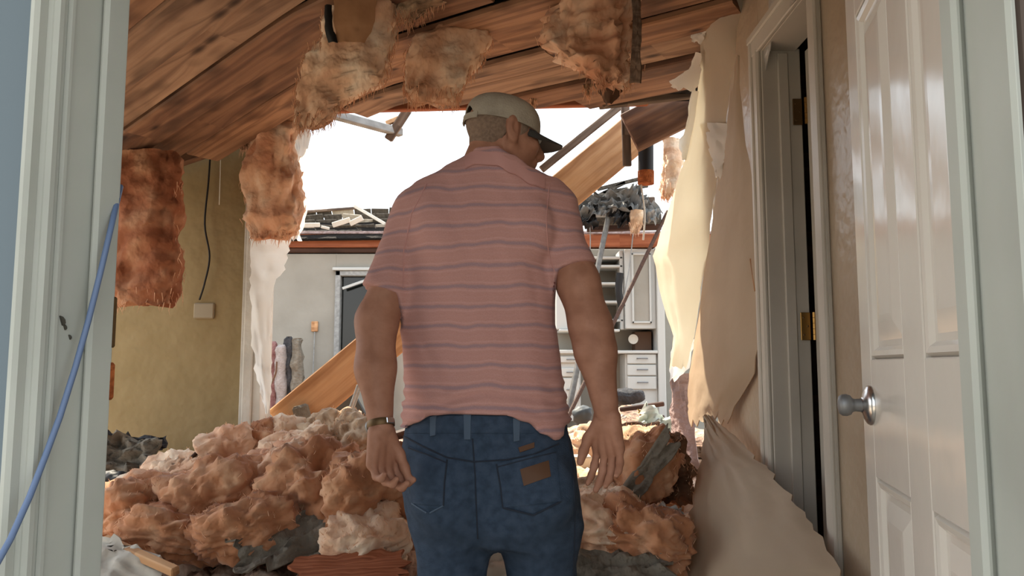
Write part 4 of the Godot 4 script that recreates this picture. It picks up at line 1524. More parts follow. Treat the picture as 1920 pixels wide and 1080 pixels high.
	wool(1215, 1010, 2.55, Vector3(0.15, 0.085, 0.12), Vector3(0.3, -0.2, -0.35), "rust", 25, "brown insulation clump sloping down to the torn wallboard flap", "", 22)
	wool(1100, 945, 2.9, Vector3(0.10, 0.07, 0.10), Vector3(0.1, 0.6, 0.1), "cream", 26, "ragged cream insulation clump at the man's right hip", "", 18, 0.04)
	wool(1085, 838, 3.8, Vector3(0.06, 0.06, 0.06), Vector3(0.1, 0.6, 0.1), "peach", 27, "small peach insulation clump just right of the jeans, behind the right wrist", "", 14)
	# fillers, alike
	var r := RandomNumberGenerator.new()
	r.seed = 99
	for i in 44:
		var d := r.randf_range(2.75, 4.05)
		var x := r.randf_range(-1.75, 0.72)
		if absf(x) < 0.3 and d < 2.9:
			continue
		var s := r.randf_range(0.05, 0.11)
		var y := heap_y(x, d)
		var kd: String = ["pink", "peach", "cream", "rust"][r.randi() % 4]
		var t := thing("insulation_scrap", "small torn %s insulation scrap lying loose in the heap" % kd, "insulation", Vector3(x, y - s * 0.4, -d), "loose %s insulation scraps" % kd)
		var m := Mb.new()
		lump(m, Vector3(x, y + s * 0.15, -d), Vector3(s * r.randf_range(1.0, 1.7), s * 0.7, s), Basis.from_euler(Vector3(r.randf_range(-0.5, 0.5), r.randf() * TAU, r.randf_range(-0.5, 0.5))), 11, 200 + i, 0.03, 0.014, 0.5, 0.02)
		part("batt", m, M.wool[kd], t)
	for i in 60:
		var d := r.randf_range(4.3, 8.0)
		var x := r.randf_range(-0.33, 0.2) * d if i % 2 else r.randf_range(0.02, 0.22) * d
		var s := r.randf_range(0.05, 0.14)
		var y := heap_y(x, d)
		var m := Mb.new()
		if i % 3 == 0:
			lump(m, Vector3(x, y + s * 0.1, -d), Vector3(s, s * 0.6, s), Basis.from_euler(Vector3(0, r.randf() * TAU, 0)), 8, 300 + i, 0.03, 0.014, 0.5, 0.02)
			solo("far_insulation_scrap", m, M.wool[["cream", "peach"][i % 2]], "small %s insulation scrap lying in the back room" % ["cream", "peach"][i % 2], "insulation", "%s insulation scraps in the back room" % ["cream", "peach"][i % 2])
		else:
			m.box(Transform3D(Basis.from_euler(Vector3(r.randf_range(-0.5, 0.5), r.randf() * TAU, r.randf_range(-0.4, 0.4))), Vector3(x, y + 0.03, -d)), Vector3(s * r.randf_range(1.5, 4.0), s * 0.5, 0.02 + r.randf() * 0.03), 0.004)
			var dk := r.randi() % 4
			solo("broken_board", m, [M.plaster, M.galv, M.dark_wood, M.shingle][dk], ["white plasterboard scrap", "grey board scrap", "dark wood scrap", "charcoal shingle scrap"][dk] + " lying in the back room", "scrap", ["white plasterboard scraps", "grey board scraps", "dark wood scraps", "charcoal shingle scraps"][dk] + " in the back room")
	for i in 46:
		var d := r.randf_range(2.6, 4.1)
		var x := r.randf_range(-1.7, 0.7)
		if absf(x) < 0.3 and d < 2.9:
			continue
		var y := heap_y(x, d) + 0.03
		var m := Mb.new()
		var l := r.randf_range(0.05, 0.22)
		m.box(Transform3D(Basis.from_euler(Vector3(r.randf_range(-0.6, 0.6), r.randf() * TAU, r.randf_range(-0.5, 0.5))), Vector3(x, y, -d)), Vector3(l, r.randf_range(0.015, 0.05), r.randf_range(0.006, 0.014)), 0.003)
		var w := i % 2 == 0
		solo("wood_splinter" if w else "plaster_scrap", m, M.deck[i % 3] if w else M.plaster, "small wood splinter lying loose in the heap" if w else "small plasterboard scrap lying loose in the heap", "splinter" if w else "scrap", "loose wood splinters" if w else "loose plasterboard scraps")

	# flat pieces
	scrap_sheet("grey_board", 545, 1012, 2.72, 0.34, 0.17, Vector3(-0.75, 0.25, 0.28), M.grey_cloth, "crumpled grey board at the foot of the left heap", "board", 31, 0.02, 0.008)
	scrap_sheet("white_board", 225, 1062, 2.62, 0.26, 0.15, Vector3(-0.8, 0.2, -0.5), M.plaster, "torn white board in the bottom left corner beside the doorframe", "board", 32, 0.012, 0.010)
	b = Mb.new()
	b.plank(at(196, 1012, 2.75), at(330, 1072, 2.55), Vector3(0.2, 1, 0.4), 0.03, 0.03, 0.004)
	solo("edge_strip", b, M.beam, "splintered tan strip along the edge of the torn white board", "strip")
	scrap_sheet("grey_blanket", 225, 858, 3.7, 0.34, 0.20, Vector3(-0.35, 0.2, -0.1), M.grey_cloth, "crumpled grey blanket on the heap at the left below the ochre wall", "blanket", 33, 0.05, 0.012)
	scrap_sheet("dark_cloth", 235, 828, 3.85, 0.38, 0.06, Vector3(-0.4, 0.1, -0.12), M.clothes_dark, "dark rolled cloth behind the grey blanket at the left", "cloth", 34, 0.03, 0.02)
	b = Mb.new()
	lump(b, at(210, 905, 3.4), Vector3(0.06, 0.045, 0.05), Basis.IDENTITY, 9, 71, 0.03, 0.01, 0.3)
	solo("black_lump", b, M.iron, "small black lump in front of the grey blanket", "lump")
	b = Mb.new()
	b.plank(at(345, 880, 3.3), at(392, 832, 3.4), Vector3(0.3, 1, 0), 0.05, 0.012, 0.003)
	solo("dark_splint", b, M.dark_wood, "dark splint sticking up left of the upright pink clump", "splint")
	b = Mb.new()
	b.plank(at(356, 900, 3.25), at(400, 850, 3.35), Vector3(0.3, 1, 0), 0.03, 0.012, 0.003)
	solo("pale_splint", b, M.old, "pale splint beside the dark one left of the upright pink clump", "splint")
	b = Mb.new()
	b.box(Transform3D(Basis.from_euler(Vector3(0.1, 0.3, 0.28)), at(568, 782, 4.39)), Vector3(0.09, 0.14, 0.03), 0.012)
	solo("grey_block", b, M.grey_cloth, "small grey block leaning on the foot of the fallen rafter", "block")
	b = Mb.new()
	b.box(Transform3D(Basis.from_euler(Vector3(0.2, 0.2, 0.5)), at(650, 762, 4.9)), Vector3(0.17, 0.34, 0.03), 0.008)
	solo("slate_panel", b, M.slate, "dark slate grey panel under the fallen rafter left of the man's arm", "panel")
	b = Mb.new()
	b.tube([at(632, 838, 4.0), at(672, 722, 4.0)], [0.009], 8)
	b.tube([at(638, 838, 4.02), at(676, 726, 4.02)], [0.006], 8)
	solo("thin_tube", b, M.galv, "pair of thin grey tubes sticking up beside the man's left forearm", "tube")
	scrap_sheet("reddish_board", 660, 1066, 2.52, 0.34, 0.12, Vector3(-0.9, 0.1, 0.05), M.red, "reddish board at the bottom beside the man's left leg", "board", 36, 0.004, 0.012)
	scrap_sheet("grey_sheet", 1160, 1068, 2.4, 0.30, 0.12, Vector3(-0.8, 0.0, -0.1), M.grey_cloth, "grey sheet at the bottom beside the man's right leg", "sheet", 37, 0.015, 0.01)
	scrap_sheet("white_sheet", 925, 1062, 2.75, 0.22, 0.16, Vector3(-0.7, 0.2, 0.1), M.plaster, "white sheet showing between the man's legs", "sheet", 38, 0.015, 0.01)
	scrap_sheet("plastic_bag", 1240, 806, 4.3, 0.24, 0.17, Vector3(-0.5, 0.2, -0.45), M.plastic, "crumpled whitish plastic bag on the right heap beside the mauve facing", "plastic bag", 39, 0.05, 0.008)
	scrap_sheet("grey_plastic", 1250, 985, 2.75, 0.09, 0.13, Vector3(-0.2, 0.2, -0.5), M.galv_paper, "grey plastic scrap beside the torn wallboard flap", "plastic", 40, 0.02, 0.006)
	scrap_sheet("cardboard", 1205, 812, 4.1, 0.22, 0.11, Vector3(-0.4, 0.1, 0.05), M.kraft, "grey brown cardboard lying behind the man's right forearm", "cardboard", 41, 0.01, 0.01)
	scrap_sheet("yellow_scrap", 1215, 777, 4.6, 0.10, 0.05, Vector3(-0.5, 0.1, 0.0), M.mustard, "small mustard yellow scrap left of the plastic bag", "scrap", 42, 0.01, 0.008)
	b = Mb.new()
	b.plank(at(1162, 768, 5.2), at(1245, 757, 5.2), Vector3.UP, 0.03, 0.04, 0.006)
	solo("brown_lath", b, M.dark_wood, "dark brown lath lying below the far drawers", "lath")
	b = Mb.new()
	lump(b, at(1178, 741, 5.6), Vector3(0.12, 0.05, 0.08), Basis.IDENTITY, 9, 73, 0.02, 0.01, 0.5)
	solo("grey_cushion", b, M.clothes_dark, "dark grey cushion in front of the far drawers", "cushion")
	b = Mb.new()
	lump(b, at(1092, 776, 5.0), Vector3(0.06, 0.05, 0.06), Basis.IDENTITY, 9, 74, 0.02, 0.01, 0.3)
	solo("green_bundle", b, M.slate, "dark grey green bundle just right of the shirt hem", "bundle")
	b = Mb.new()
	b.box(Transform3D(Basis.from_euler(Vector3(0.2, 0.2, 0.0)), at(1090, 865, 3.6)), Vector3(0.09, 0.055, 0.05), 0.006)
	solo("white_block", b, M.plaster, "white plaster block beside the jeans under the right wrist", "block")


# ---------------------------------------------------------------- hanging insulation
# rows of [py, left px, right px, d, half thickness], from the top down
func batt(b: Mb, rows: Array, sd: int, amp := 0.02, fine := 0.012, sub := 6, nc := 44) -> Array:
	var made := []
	var n := rows.size()
	var total := (n - 1) * sub
	var rim := []
	for i in total + 1:
		var f := float(i) / sub
		var j := mini(int(f), n - 2)
		f -= j
		var a: Array = rows[j]
		var c: Array = rows[j + 1]
		var py := lerpf(a[0], c[0], f)
		var d := lerpf(a[3], c[3], f)
		var l := at(lerpf(a[1], c[1], f), py, d)
		var rr := at(lerpf(a[2], c[2], f), py, d)
		var th := lerpf(a[4], c[4], f)
		var m := (l + rr) * 0.5
		var hw := l.distance_to(rr) * 0.5
		var r := PackedVector3Array()
		for q in nc:
			var ang := TAU * q / nc
			var ca := cos(ang)
			var sa := sin(ang)
			var p := m + Vector3(signf(ca) * pow(absf(ca), 0.7) * hw, 0, signf(sa) * pow(absf(sa), 0.8) * th)
			var o := Vector3(ca * 0.6, 0, sa).normalized()
			var e := nz.get_noise_3d(p.x * 7.0 + sd, p.y * 5.0, p.z * 7.0) * amp * 2.0
			e += (nf.get_noise_3d(p.x * 10.0, p.y * 3.0 + sd, p.z * 10.0) - 0.3) * fine * 1.2
			e += nz.get_noise_3d(p.x * 45.0 + sd, p.y * 30.0, p.z * 45.0) * fine
			p += o * e
			if i > total - sub:
				p.y += nz.get_noise_2d(ang * 2.0 * 3.0 + sd, 1.0) * 0.03
			r.append(p)
			if i >= total - sub or (absf(ca) > 0.93 and i > sub):
				rim.append(p)
		made.append(r)
	b.grid(made, true)
	for e in [0, total]:
		var m := Vector3.ZERO
		for p in made[e]:
			m += p / nc
		for q in nc:
			b.tri(m, made[e][q], made[e][(q + 1) % nc], Vector3.UP if e == 0 else Vector3.DOWN)
	return rim


func hang(rows: Array, kind: String, sd: int, label: String, threads: int, amp := 0.02, fine := 0.012) -> Node3D:
	var top := at((rows[0][1] + rows[0][2]) * 0.5, rows[0][0], rows[0][3])
	var low := at((rows[-1][1] + rows[-1][2]) * 0.5, rows[-1][0], rows[-1][3])
	var t := thing("hanging_insulation", label, "insulation", Vector3(top.x, low.y, top.z))
	var b := Mb.new()
	var rim := batt(b, rows, sd, amp, fine)
	part("batt", b, M.wool[kind], t)
	b = Mb.new()
	fibres(b, rim, threads * 3, Vector3(0, -1, 0), 0.012, 0.05, sd, 0.0012)
	part("loose_fibre", b, M.fuzz, t).set_meta("kind", "stuff")
	return t


func hanging() -> void:
	var t := hang([[-40, 622, 742, 2.85, 0.05], [20, 612, 738, 2.86, 0.05], [70, 606, 736, 2.88, 0.05], [105, 570, 734, 2.9, 0.05], [140, 562, 728, 2.92, 0.05], [165, 558, 700, 2.95, 0.045], [190, 556, 655, 2.97, 0.04], [215, 555, 622, 2.98, 0.03], [240, 556, 592, 3.0, 0.015]], "peach", 1, "large tan insulation batt hanging torn from the roof boards, left of the cap", 150)
	var b := Mb.new()
	b.sheet(draped_rows([[-10, 628, 2.785, 706, 2.78], [40, 626, 2.785, 704, 2.78], [80, 632, 2.80, 686, 2.795]], 8, 4, Vector3.BACK, 0.01, 0.006, 3, 0.005), 0.004, Vector3.BACK)
	part("paper_facing", b, M.kraft_light, t).set_meta("label", "smooth brown paper facing")
	b = Mb.new()
	b.sheet(draped_rows([[10, 608, 2.79, 622, 2.785], [50, 608, 2.79, 624, 2.785], [80, 616, 2.80, 634, 2.795]], 6, 4, Vector3.BACK, 0.01, 0.004, 6, 0.003), 0.004, Vector3.BACK)
	part("strap", b, M.black, t).set_meta("label", "dark strap over the paper facing")
	hang([[50, 830, 905, 3.1, 0.05], [75, 772, 918, 3.1, 0.055], [110, 760, 908, 3.12, 0.05], [140, 755, 882, 3.13, 0.05], [170, 758, 868, 3.14, 0.04], [192, 768, 850, 3.15, 0.02]], "peach", 2, "tan insulation batt hanging from the boards just above left of the cap", 130)
	t = hang([[-40, 1052, 1186, 2.84, 0.07], [10, 1040, 1190, 2.84, 0.07], [50, 1026, 1186, 2.85, 0.07], [90, 1030, 1182, 2.86, 0.07], [120, 1062, 1180, 2.87, 0.06], [145, 1095, 1178, 2.88, 0.05], [160, 1125, 1168, 2.89, 0.025]], "pink", 3, "pink insulation batt hanging in folds from the roof above right of the man", 60, 0.045, 0.04)
	b = Mb.new()
	b.sheet(draped_rows([[120, 1080, 2.95, 1190, 2.94], [150, 1106, 2.95, 1184, 2.94], [175, 1122, 2.95, 1166, 2.94], [196, 1136, 2.95, 1146, 2.945]], 10, 4, Vector3.BACK, 0.02, 0.01, 8, 0.006), 0.004, Vector3.BACK)
	part("kraft_facing", b, M.kraft, t).set_meta("label", "dark brown kraft paper facing")
	b = Mb.new()
	b.sheet(draped_rows([[-40, 1184, 2.76, 1200, 2.75], [60, 1186, 2.76, 1203, 2.75], [156, 1180, 2.84, 1200, 2.76]], 6, 6, Vector3.BACK, 0.006, 0.004, 9, 0.004), 0.005, Vector3.BACK)
	part("strap", b, M.old, t).set_meta("label", "grey brown strap along the right side")
	hang([[285, 228, 332, 3.7, 0.06], [330, 222, 338, 3.7, 0.075], [380, 214, 337, 3.7, 0.08], [440, 214, 337, 3.7, 0.08], [500, 212, 336, 3.7, 0.08], [545, 210, 335, 3.7, 0.075], [572, 216, 326, 3.7, 0.05]], "burnt", 4, "thick rust pink insulation batt hanging beside the near doorframe at the left", 50, 0.028, 0.014)
	t = hang([[222, 488, 556, 4.0, 0.05], [250, 474, 552, 4.0, 0.07], [300, 464, 550, 4.0, 0.08], [350, 462, 558, 4.0, 0.08], [400, 458, 562, 4.0, 0.07], [435, 470, 550, 4.0, 0.045], [448, 485, 535, 4.0, 0.03]], "pink", 5, "pink and grey insulation batt hanging over the top of the white post trim", 70, 0.03, 0.016)
	b = Mb.new()
	b.sheet(draped_rows([[215, 548, 4.05, 582, 4.1], [280, 552, 4.05, 578, 4.1], [340, 552, 4.05, 572, 4.1], [400, 556, 4.05, 574, 4.1], [450, 548, 4.08, 562, 4.1]], 8, 5, Vector3(0.3, 0, 1).normalized(), 0.02, 0.02, 13, 0.02, 0.03), 0.0, Vector3(0.3, 0, 1).normalized())
	part("torn_edge", b, M.white_paper, t).set_meta("label", "sunlit torn pale edge")
	hang([[245, 440, 480, 4.1, 0.03], [262, 446, 478, 4.1, 0.03], [278, 452, 470, 4.1, 0.015]], "cream", 6, "little cream insulation tuft under the rafter above the ochre wall", 30)
	hang([[-30, 736, 842, 2.85, 0.03], [5, 738, 836, 2.86, 0.03], [25, 740, 800, 2.87, 0.02], [40, 748, 775, 2.88, 0.01]], "cream", 7, "wispy cream insulation strip at the top edge of the view, left of centre", 60)
	hang([[88, 882, 918, 3.75, 0.02], [102, 888, 922, 3.75, 0.02], [112, 898, 915, 3.75, 0.01]], "cream", 8, "tiny cream insulation tuft on the boards right above the cap", 30)
	hang([[165, 990, 1006, 3.9, 0.012], [182, 992, 1004, 3.9, 0.01], [195, 996, 1000, 3.9, 0.004]], "cream", 9, "tiny cream tuft on the header just right of the cap's crown", 16)
	hang([[148, 1092, 1108, 3.7, 0.012], [165, 1096, 1110, 3.7, 0.012], [176, 1100, 1108, 3.7, 0.005]], "cream", 10, "tiny cream tuft left of the dark kraft paper corner", 16)
	hang([[262, 1246, 1276, 4.6, 0.04], [300, 1242, 1278, 4.6, 0.05], [340, 1240, 1270, 4.6, 0.05], [372, 1240, 1256, 4.6, 0.03]], "peach", 11, "sunlit peach insulation scrap hanging against the sky right of the flue pipe", 40)
	hang([[395, 1182, 1206, 7.2, 0.05], [420, 1178, 1204, 7.2, 0.05], [436, 1182, 1196, 7.2, 0.02]], "cream", 12, "sunlit cream insulation tuft hanging over the far right cabinets", 40)

	# paper torn from the post, wires on the ochre wall
	b = Mb.new()
	var out := Vector3(0.35, 0, 1).normalized()
	b.sheet(draped_rows([[428, 470, 4.14, 545, 4.16], [470, 470, 4.12, 542, 4.16], [505, 470, 4.12, 534, 4.16], [535, 470, 4.12, 512, 4.15], [600, 470, 4.13, 508, 4.15], [680, 476, 4.14, 508, 4.15], [735, 488, 4.15, 508, 4.15], [776, 498, 4.15, 503, 4.15]], 8, 5, out, 0.015, 0.012, 21, 0.010), 0.0, out)
	solo("torn_lining", b, M.white_paper, "sunlit white lining torn down the post at the end of the ochre wall", "lining")
	b = Mb.new()
	b.tube(smooth([at(396, 262, 4.2), at(391, 340, 4.2), at(384, 420, 4.2), at(393, 480, 4.2), at(384, 530, 4.2), at(374, 562, 4.225)], 6), [0.005], 7)
	solo("hanging_cable", b, M.iron, "dark cable hanging down the ochre wall to the small plate", "cable")
	b = Mb.new()
	b.tube(smooth([at(414, 262, 4.18), at(413, 320, 4.18), at(411, 384, 4.18)], 6), [0.0022], 6)
	solo("hanging_string", b, M.white_paper, "short white string hanging beside the dark cable on the ochre wall", "string")
	b = Mb.new()
	b.plank(at(322, 282, 3.95), at(384, 252, 4.0), Vector3.UP, 0.02, 0.006, 0.002)
	solo("foil_strip", b, M.white_paper, "shiny torn strip stuck under the lowest rafter at the left", "strip")


# ---------------------------------------------------------------- the man
func table(t: Array, x: float) -> float:
	if x <= t[0][0]:
		return t[0][1]
	for i in t.size() - 1:
		if x <= t[i + 1][0]:
			var f := smoothstep(0.0, 1.0, (x - t[i][0]) / (t[i + 1][0] - t[i][0]))
			return lerpf(t[i][1], t[i + 1][1], f)
	return t[-1][1]


# rows of [py, left px, right px, half depth] at the man's distance become field rows, low to high
func torso(rows: Array, d: float, grow_x := 1.0, grow_z := 1.0) -> Array:
	var made := []
	for i in range(rows.size() - 1, -1, -1):
		var q: Array = rows[i]
		var l := at(q[1], q[0], d)
		var r := at(q[2], q[0], d)
		made.append([l.y, (l.x + r.x) * 0.5, -d, (r.x - l.x) * 0.5 * grow_x, q[3] * grow_z])
	return made


func hand(b: Mb, w: Vector3, dn: Vector3, t: Vector3, n: Vector3, elbow: Vector3, curl: Array, spread: float, thumb: float) -> void:
	var lo := w.min(w + dn * 0.2) - Vector3.ONE * 0.085
	var hi := w.max(w + dn * 0.2) + Vector3.ONE * 0.085
	var f := Fld.new(lo, hi, 0.0034, 0.0032)
	var back := (elbow - w).normalized()
	f.cap(w + back * 0.07, w, 0.031, 0.0265)
	var sp := [0.033, 0.011, -0.0115, -0.033]
	var len := [[0.042, 0.025, 0.020], [0.046, 0.028, 0.021], [0.042, 0.026, 0.020], [0.033, 0.020, 0.017]]
	for i in 4:
		var k: Vector3 = w + dn * (0.090 - 0.006 * absf(i - 1.2)) + t * sp[i]
		f.cap(w + t * sp[i] * 0.62 + dn * 0.006, k, 0.0165, 0.0125)
		f.cap(w + t * sp[i] * 0.7 + n * 0.007 + dn * 0.03, k + n * 0.005 - dn * 0.012, 0.014, 0.010)
		var p := k
		var a: float = curl[i] * 0.7
		var r := 0.0100 - 0.0006 * absf(i - 1.0)
		for j in 3:
			var dir: Vector3 = (dn * cos(a) + n * sin(a) + t * spread * (1.3 - i) * 0.25).normalized()
			var q: Vector3 = p + dir * len[i][j]
			f.cap(p, q, r, r - 0.0009)
			p = q
			r -= 0.0009
			a += curl[i]
	# thumb from the side of the palm near its root
	var p0 := w + dn * 0.022 + t * 0.018 + n * 0.006
	var p1 := p0 + (dn * 0.75 + t * 0.55 * thumb + n * 0.35).normalized() * 0.046
	var p2 := p1 + (dn * 0.95 + t * 0.15 * thumb + n * 0.42).normalized() * 0.034
	var p3 := p2 + (dn * 0.90 - t * 0.05 + n * 0.55).normalized() * 0.027
	f.cap(p0, p1, 0.0165, 0.0125)
	f.cap(p1, p2, 0.0118, 0.0105)
	f.cap(p2, p3, 0.0106, 0.0088)
	f.done()
	f.into(b)


# the nearest point of a field's surface that the pixel shows
func onto(f: Fld, px: float, py: float) -> Vector3:
	var p := at(px, py, 1.60)
	return f.hit(p, (at(px, py, 2.3) - p).normalized(), 0.6)


# cloth patch laid on a field inside four pixel corners
func patch(f: Fld, c: Array, nu: int, nv: int, lift: float, th: float) -> Mb:
	var rows := []
	for i in nv + 1:
		var r := PackedVector3Array()
		for j in nu + 1:
			var u := float(j) / nu
			var v := float(i) / nv
			var l: Vector2 = c[0].lerp(c[3], v)
			var q: Vector2 = l.lerp(c[1].lerp(c[2], v), u)
			var p := onto(f, q.x, q.y)
			r.append(p + (EYE - p).normalized() * lift)
		rows.append(r)
	var b := Mb.new()
	b.sheet(rows, th, Vector3.BACK)
	return b


func seam(f: Fld, pts: Array, r: float, lift := 0.0) -> Mb:
	var w := []
	var d := []
	for i in pts.size() - 1:
		for j in 6:
			var q: Vector2 = pts[i].lerp(pts[i + 1], j / 6.0)
			d.append(q)
	d.append(pts[-1])
	for q in d:
		var p := onto(f, q.x, q.y)
		w.append(p + (EYE - p).normalized() * lift)
	var b := Mb.new()
	b.tube(w, [r], 6)
	return b


func person() -> void:
	var D := 2.0
	var V := func(x: float, y: float) -> Vector2:
		return Vector2(x, y)
	# materials
	var skin := rough_mat([[0.25, Color(0.61, 0.43, 0.345)], [0.5, Color(0.66, 0.475, 0.385)], [0.8, Color(0.70, 0.515, 0.425)]], 3.0, 0.55, 0.12, 0.02, 0.08, 61)
	var im := Image.create(128, 128, false, Image.FORMAT_RGB8)
	var r := RandomNumberGenerator.new()
	r.seed = 5
	for y in 128:
		var v := y / 128.0
		var sp := exp(-pow((fposmod(v + 0.5, 1.0) - 0.5) / 0.090, 4.0))
		var edge := exp(-pow((absf(fposmod(v + 0.5, 1.0) - 0.5) - 0.20) / 0.045, 2.0))
		var fine := exp(-pow((absf(fposmod(v, 1.0) - 0.5) - 0.0) / 0.03, 2.0))
		for x in 128:
			var c := Color(0.745, 0.56, 0.525).lerp(Color(0.80, 0.63, 0.60), edge * 0.5).lerp(Color(0.75, 0.58, 0.55), fine * 0.5).lerp(Color(0.62, 0.51, 0.53), sp * 0.85)
			var e := r.randf_range(-0.035, 0.035)
			im.set_pixel(x, y, Color(c.r + e, c.g + e, c.b + e))
	var shirt_m := mat(Color.WHITE, 0.9, 0.0, 0.2)
	shirt_m.albedo_texture = ImageTexture.create_from_image(im)
	shirt_m.rim_enabled = true
	shirt_m.rim = 0.2
	shirt_m.rim_tint = 0.7
	var collar_m := mat(Color(0.77, 0.58, 0.55), 0.9, 0.0, 0.2)
	var denim := rough_mat([[0.2, Color(0.19, 0.24, 0.30)], [0.5, Color(0.22, 0.275, 0.345)], [0.8, Color(0.26, 0.31, 0.38)]], 4.0, 0.92, 0.25, 0.03, 0.25, 63)
	var denim_light := mat(Color(0.30, 0.36, 0.43), 0.9)
	var denim_dark := mat(Color(0.14, 0.17, 0.22), 0.9)
	var patch_m := mat(Color(0.36, 0.24, 0.15), 0.7)
	var cap_m := rough_mat([[0.2, Color(0.60, 0.56, 0.50)], [0.8, Color(0.68, 0.64, 0.57)]], 3.0, 0.9, 0.2, 0.02, 0.2, 65)
	var brim_m := mat(Color(0.23, 0.23, 0.22), 0.85)
	var hair_m := rough_mat([[0.2, Color(0.46, 0.38, 0.32)], [0.8, Color(0.56, 0.47, 0.40)]], 12.0, 0.8, 0.6, 0.03, 0.2, 66)

	var man := thing("person", "man from behind in pink striped polo shirt, blue jeans and grey cap, looking right", "person", Vector3(at(925, 800, D).x, 0, -D))

	# -------- joints
	var ls := at(782, 402, 2.0)
	var le := at(706, 602, 1.93)
	var lm := at(704, 690, 1.89)
	var lw := at(715, 804, 1.85)
	var rs := at(1036, 396, 2.0)
	var ru := at(1084, 530, 1.95)
	var re := at(1107, 610, 1.92)
	var rm := at(1117, 660, 1.90)
	var rw := at(1138, 776, 1.86)
	var lh := at(847, 985, 2.0)
	var rh := at(1013, 985, 2.0)
	var lk := Vector3(lh.x + 0.004, 0.50, -2.01)
	var rk := Vector3(rh.x + 0.006, 0.50, -2.06)
	var la := Vector3(lh.x + 0.0, 0.09, -1.93)
	var ra := Vector3(rh.x + 0.01, 0.09, -2.0)

	var shirt_rows := [[272, 880, 976, 0.086], [298, 864, 1000, 0.094], [320, 824, 1026, 0.100], [345, 778, 1050, 0.108], [375, 752, 1060, 0.118], [420, 746, 1055, 0.128], [480, 749, 1047, 0.130], [550, 753, 1041, 0.126], [620, 751, 1047, 0.122], [690, 754, 1054, 0.122], [740, 756, 1061, 0.127], [790, 752, 1069, 0.142], [830, 748, 1076, 0.152], [880, 744, 1084, 0.158]]
	var jean_rows := [[770, 768, 1054, 0.115], [800, 762, 1062, 0.120], [840, 754, 1076, 0.130], [890, 753, 1084, 0.136], [940, 758, 1087, 0.136], [985, 768, 1088, 0.126], [1012, 782, 1082, 0.100]]

	# -------- head frame: turned to the right and away, a little down
	var fwd := Vector3(0.90, -0.17, -0.42).normalized()
	var rgt := fwd.cross(Vector3.UP).normalized()
	var hx := Transform3D(Basis(rgt, rgt.cross(fwd), -fwd), at(946, 253, 2.0))

	# -------- body: one skin from head to ankles
	var body := Mb.new()
	var f := Fld.new(Vector3(-0.48, 0.0, -2.25), Vector3(0.38, 1.72, -1.70), 0.0115, 0.012)
	f.loft(torso(shirt_rows.slice(2, 11), D, 0.86, 0.80))
	f.loft(torso(jean_rows, D, 0.86, 0.78))
	f.cap(at(932, 345, 2.0), hx * Vector3(0, -0.05, 0.03), 0.064, 0.058)
	f.cap(ls, le, 0.052, 0.047)
	f.cap(le, lm, 0.0485, 0.045)
	f.cap(lm, lw, 0.045, 0.0285)
	f.cap(rs, ru, 0.054, 0.050)
	f.cap(ru, re, 0.050, 0.0485)
	f.cap(re, rm, 0.0485, 0.046)
	f.cap(rm, rw, 0.046, 0.0295)
	f.cap(lh, lk, 0.080, 0.052)
	f.cap(lk, la, 0.050, 0.036)
	f.cap(rh, rk, 0.084, 0.052)
	f.cap(rk, ra, 0.050, 0.036)
	f.done()
	f.into(body)
	# head with a face
	f = Fld.new(Vector3(-0.115, -0.19, -0.145), Vector3(0.115, 0.145, 0.13), 0.0043, 0.006)
	f.ell(Vector3(0, 0.020, 0.012), Vector3(0.0735, 0.068, 0.093))
	f.ell(Vector3(0, -0.020, -0.034), Vector3(0.061, 0.084, 0.056))
	f.ell(Vector3(0, -0.084, -0.060), Vector3(0.032, 0.024, 0.030))
	for s in [-1.0, 1.0]:
		f.cap(Vector3(0.052 * s, -0.045, 0.0), Vector3(0.024 * s, -0.088, -0.058), 0.018, 0.015)
		f.ell(Vector3(0.036 * s, -0.022, -0.066), Vector3(0.023, 0.02, 0.02))
		f.ell(Vector3(0.011 * s, -0.034, -0.100), Vector3(0.009, 0.008, 0.010))
		# ear: rim, lobe and back
		f.ell(Vector3(0.078 * s, -0.004, 0.012), Vector3(0.009, 0.030, 0.019), Basis.from_euler(Vector3(0.12, 0.35 * s, 0.0)))
		f.ell(Vector3(0.076 * s, -0.030, 0.004), Vector3(0.008, 0.010, 0.009))
	f.cap(Vector3(0, 0.006, -0.090), Vector3(0, -0.028, -0.112), 0.0085, 0.0125)
	f.cap(Vector3(-0.029, 0.017, -0.076), Vector3(0.029, 0.017, -0.076), 0.010, 0.010)
	f.ell(Vector3(0, -0.055, -0.090), Vector3(0.022, 0.006, 0.010))
	f.ell(Vector3(0, -0.066, -0.088), Vector3(0.019, 0.006, 0.010))
	f.cap(Vector3(0, -0.045, 0.032), Vector3(0, -0.18, 0.060), 0.055, 0.060)
	var ear_hollow := func(p: Vector3, d: float) -> float:
		var q := Vector3(absf(p.x) - 0.0885, p.y + 0.002, p.z - 0.006)
		var e := (q / Vector3(0.007, 0.018, 0.010)).length() - 1.0
		var eye := Vector3((absf(p.x) - 0.031), p.y - 0.002, p.z + 0.096).length() - 0.015
		return maxf(d, maxf(-e * 0.006, -eye))
	f.done(ear_hollow)
	f.into(body, hx)
	# hands
	var nl := Vector3(0.75, 0, 0.65).normalized()
	var tl := Vector3(0.65, 0, -0.75).normalized()
	hand(body, lw, Vector3(0.06, -1, 0.0).normalized(), tl, nl, lm, [0.75, 0.80, 0.85, 0.85], 0.2, 0.5)
	var nr := Vector3(-0.72, 0, 0.69).normalized()
	var tr := Vector3(-0.69, 0, -0.72).normalized()
	hand(body, rw, Vector3(0.03, -1, -0.02).normalized(), tr, nr, rm, [0.20, 0.26, 0.32, 0.36], 0.5, 0.9)
	part("body", body, skin, man)
	var b := Mb.new()
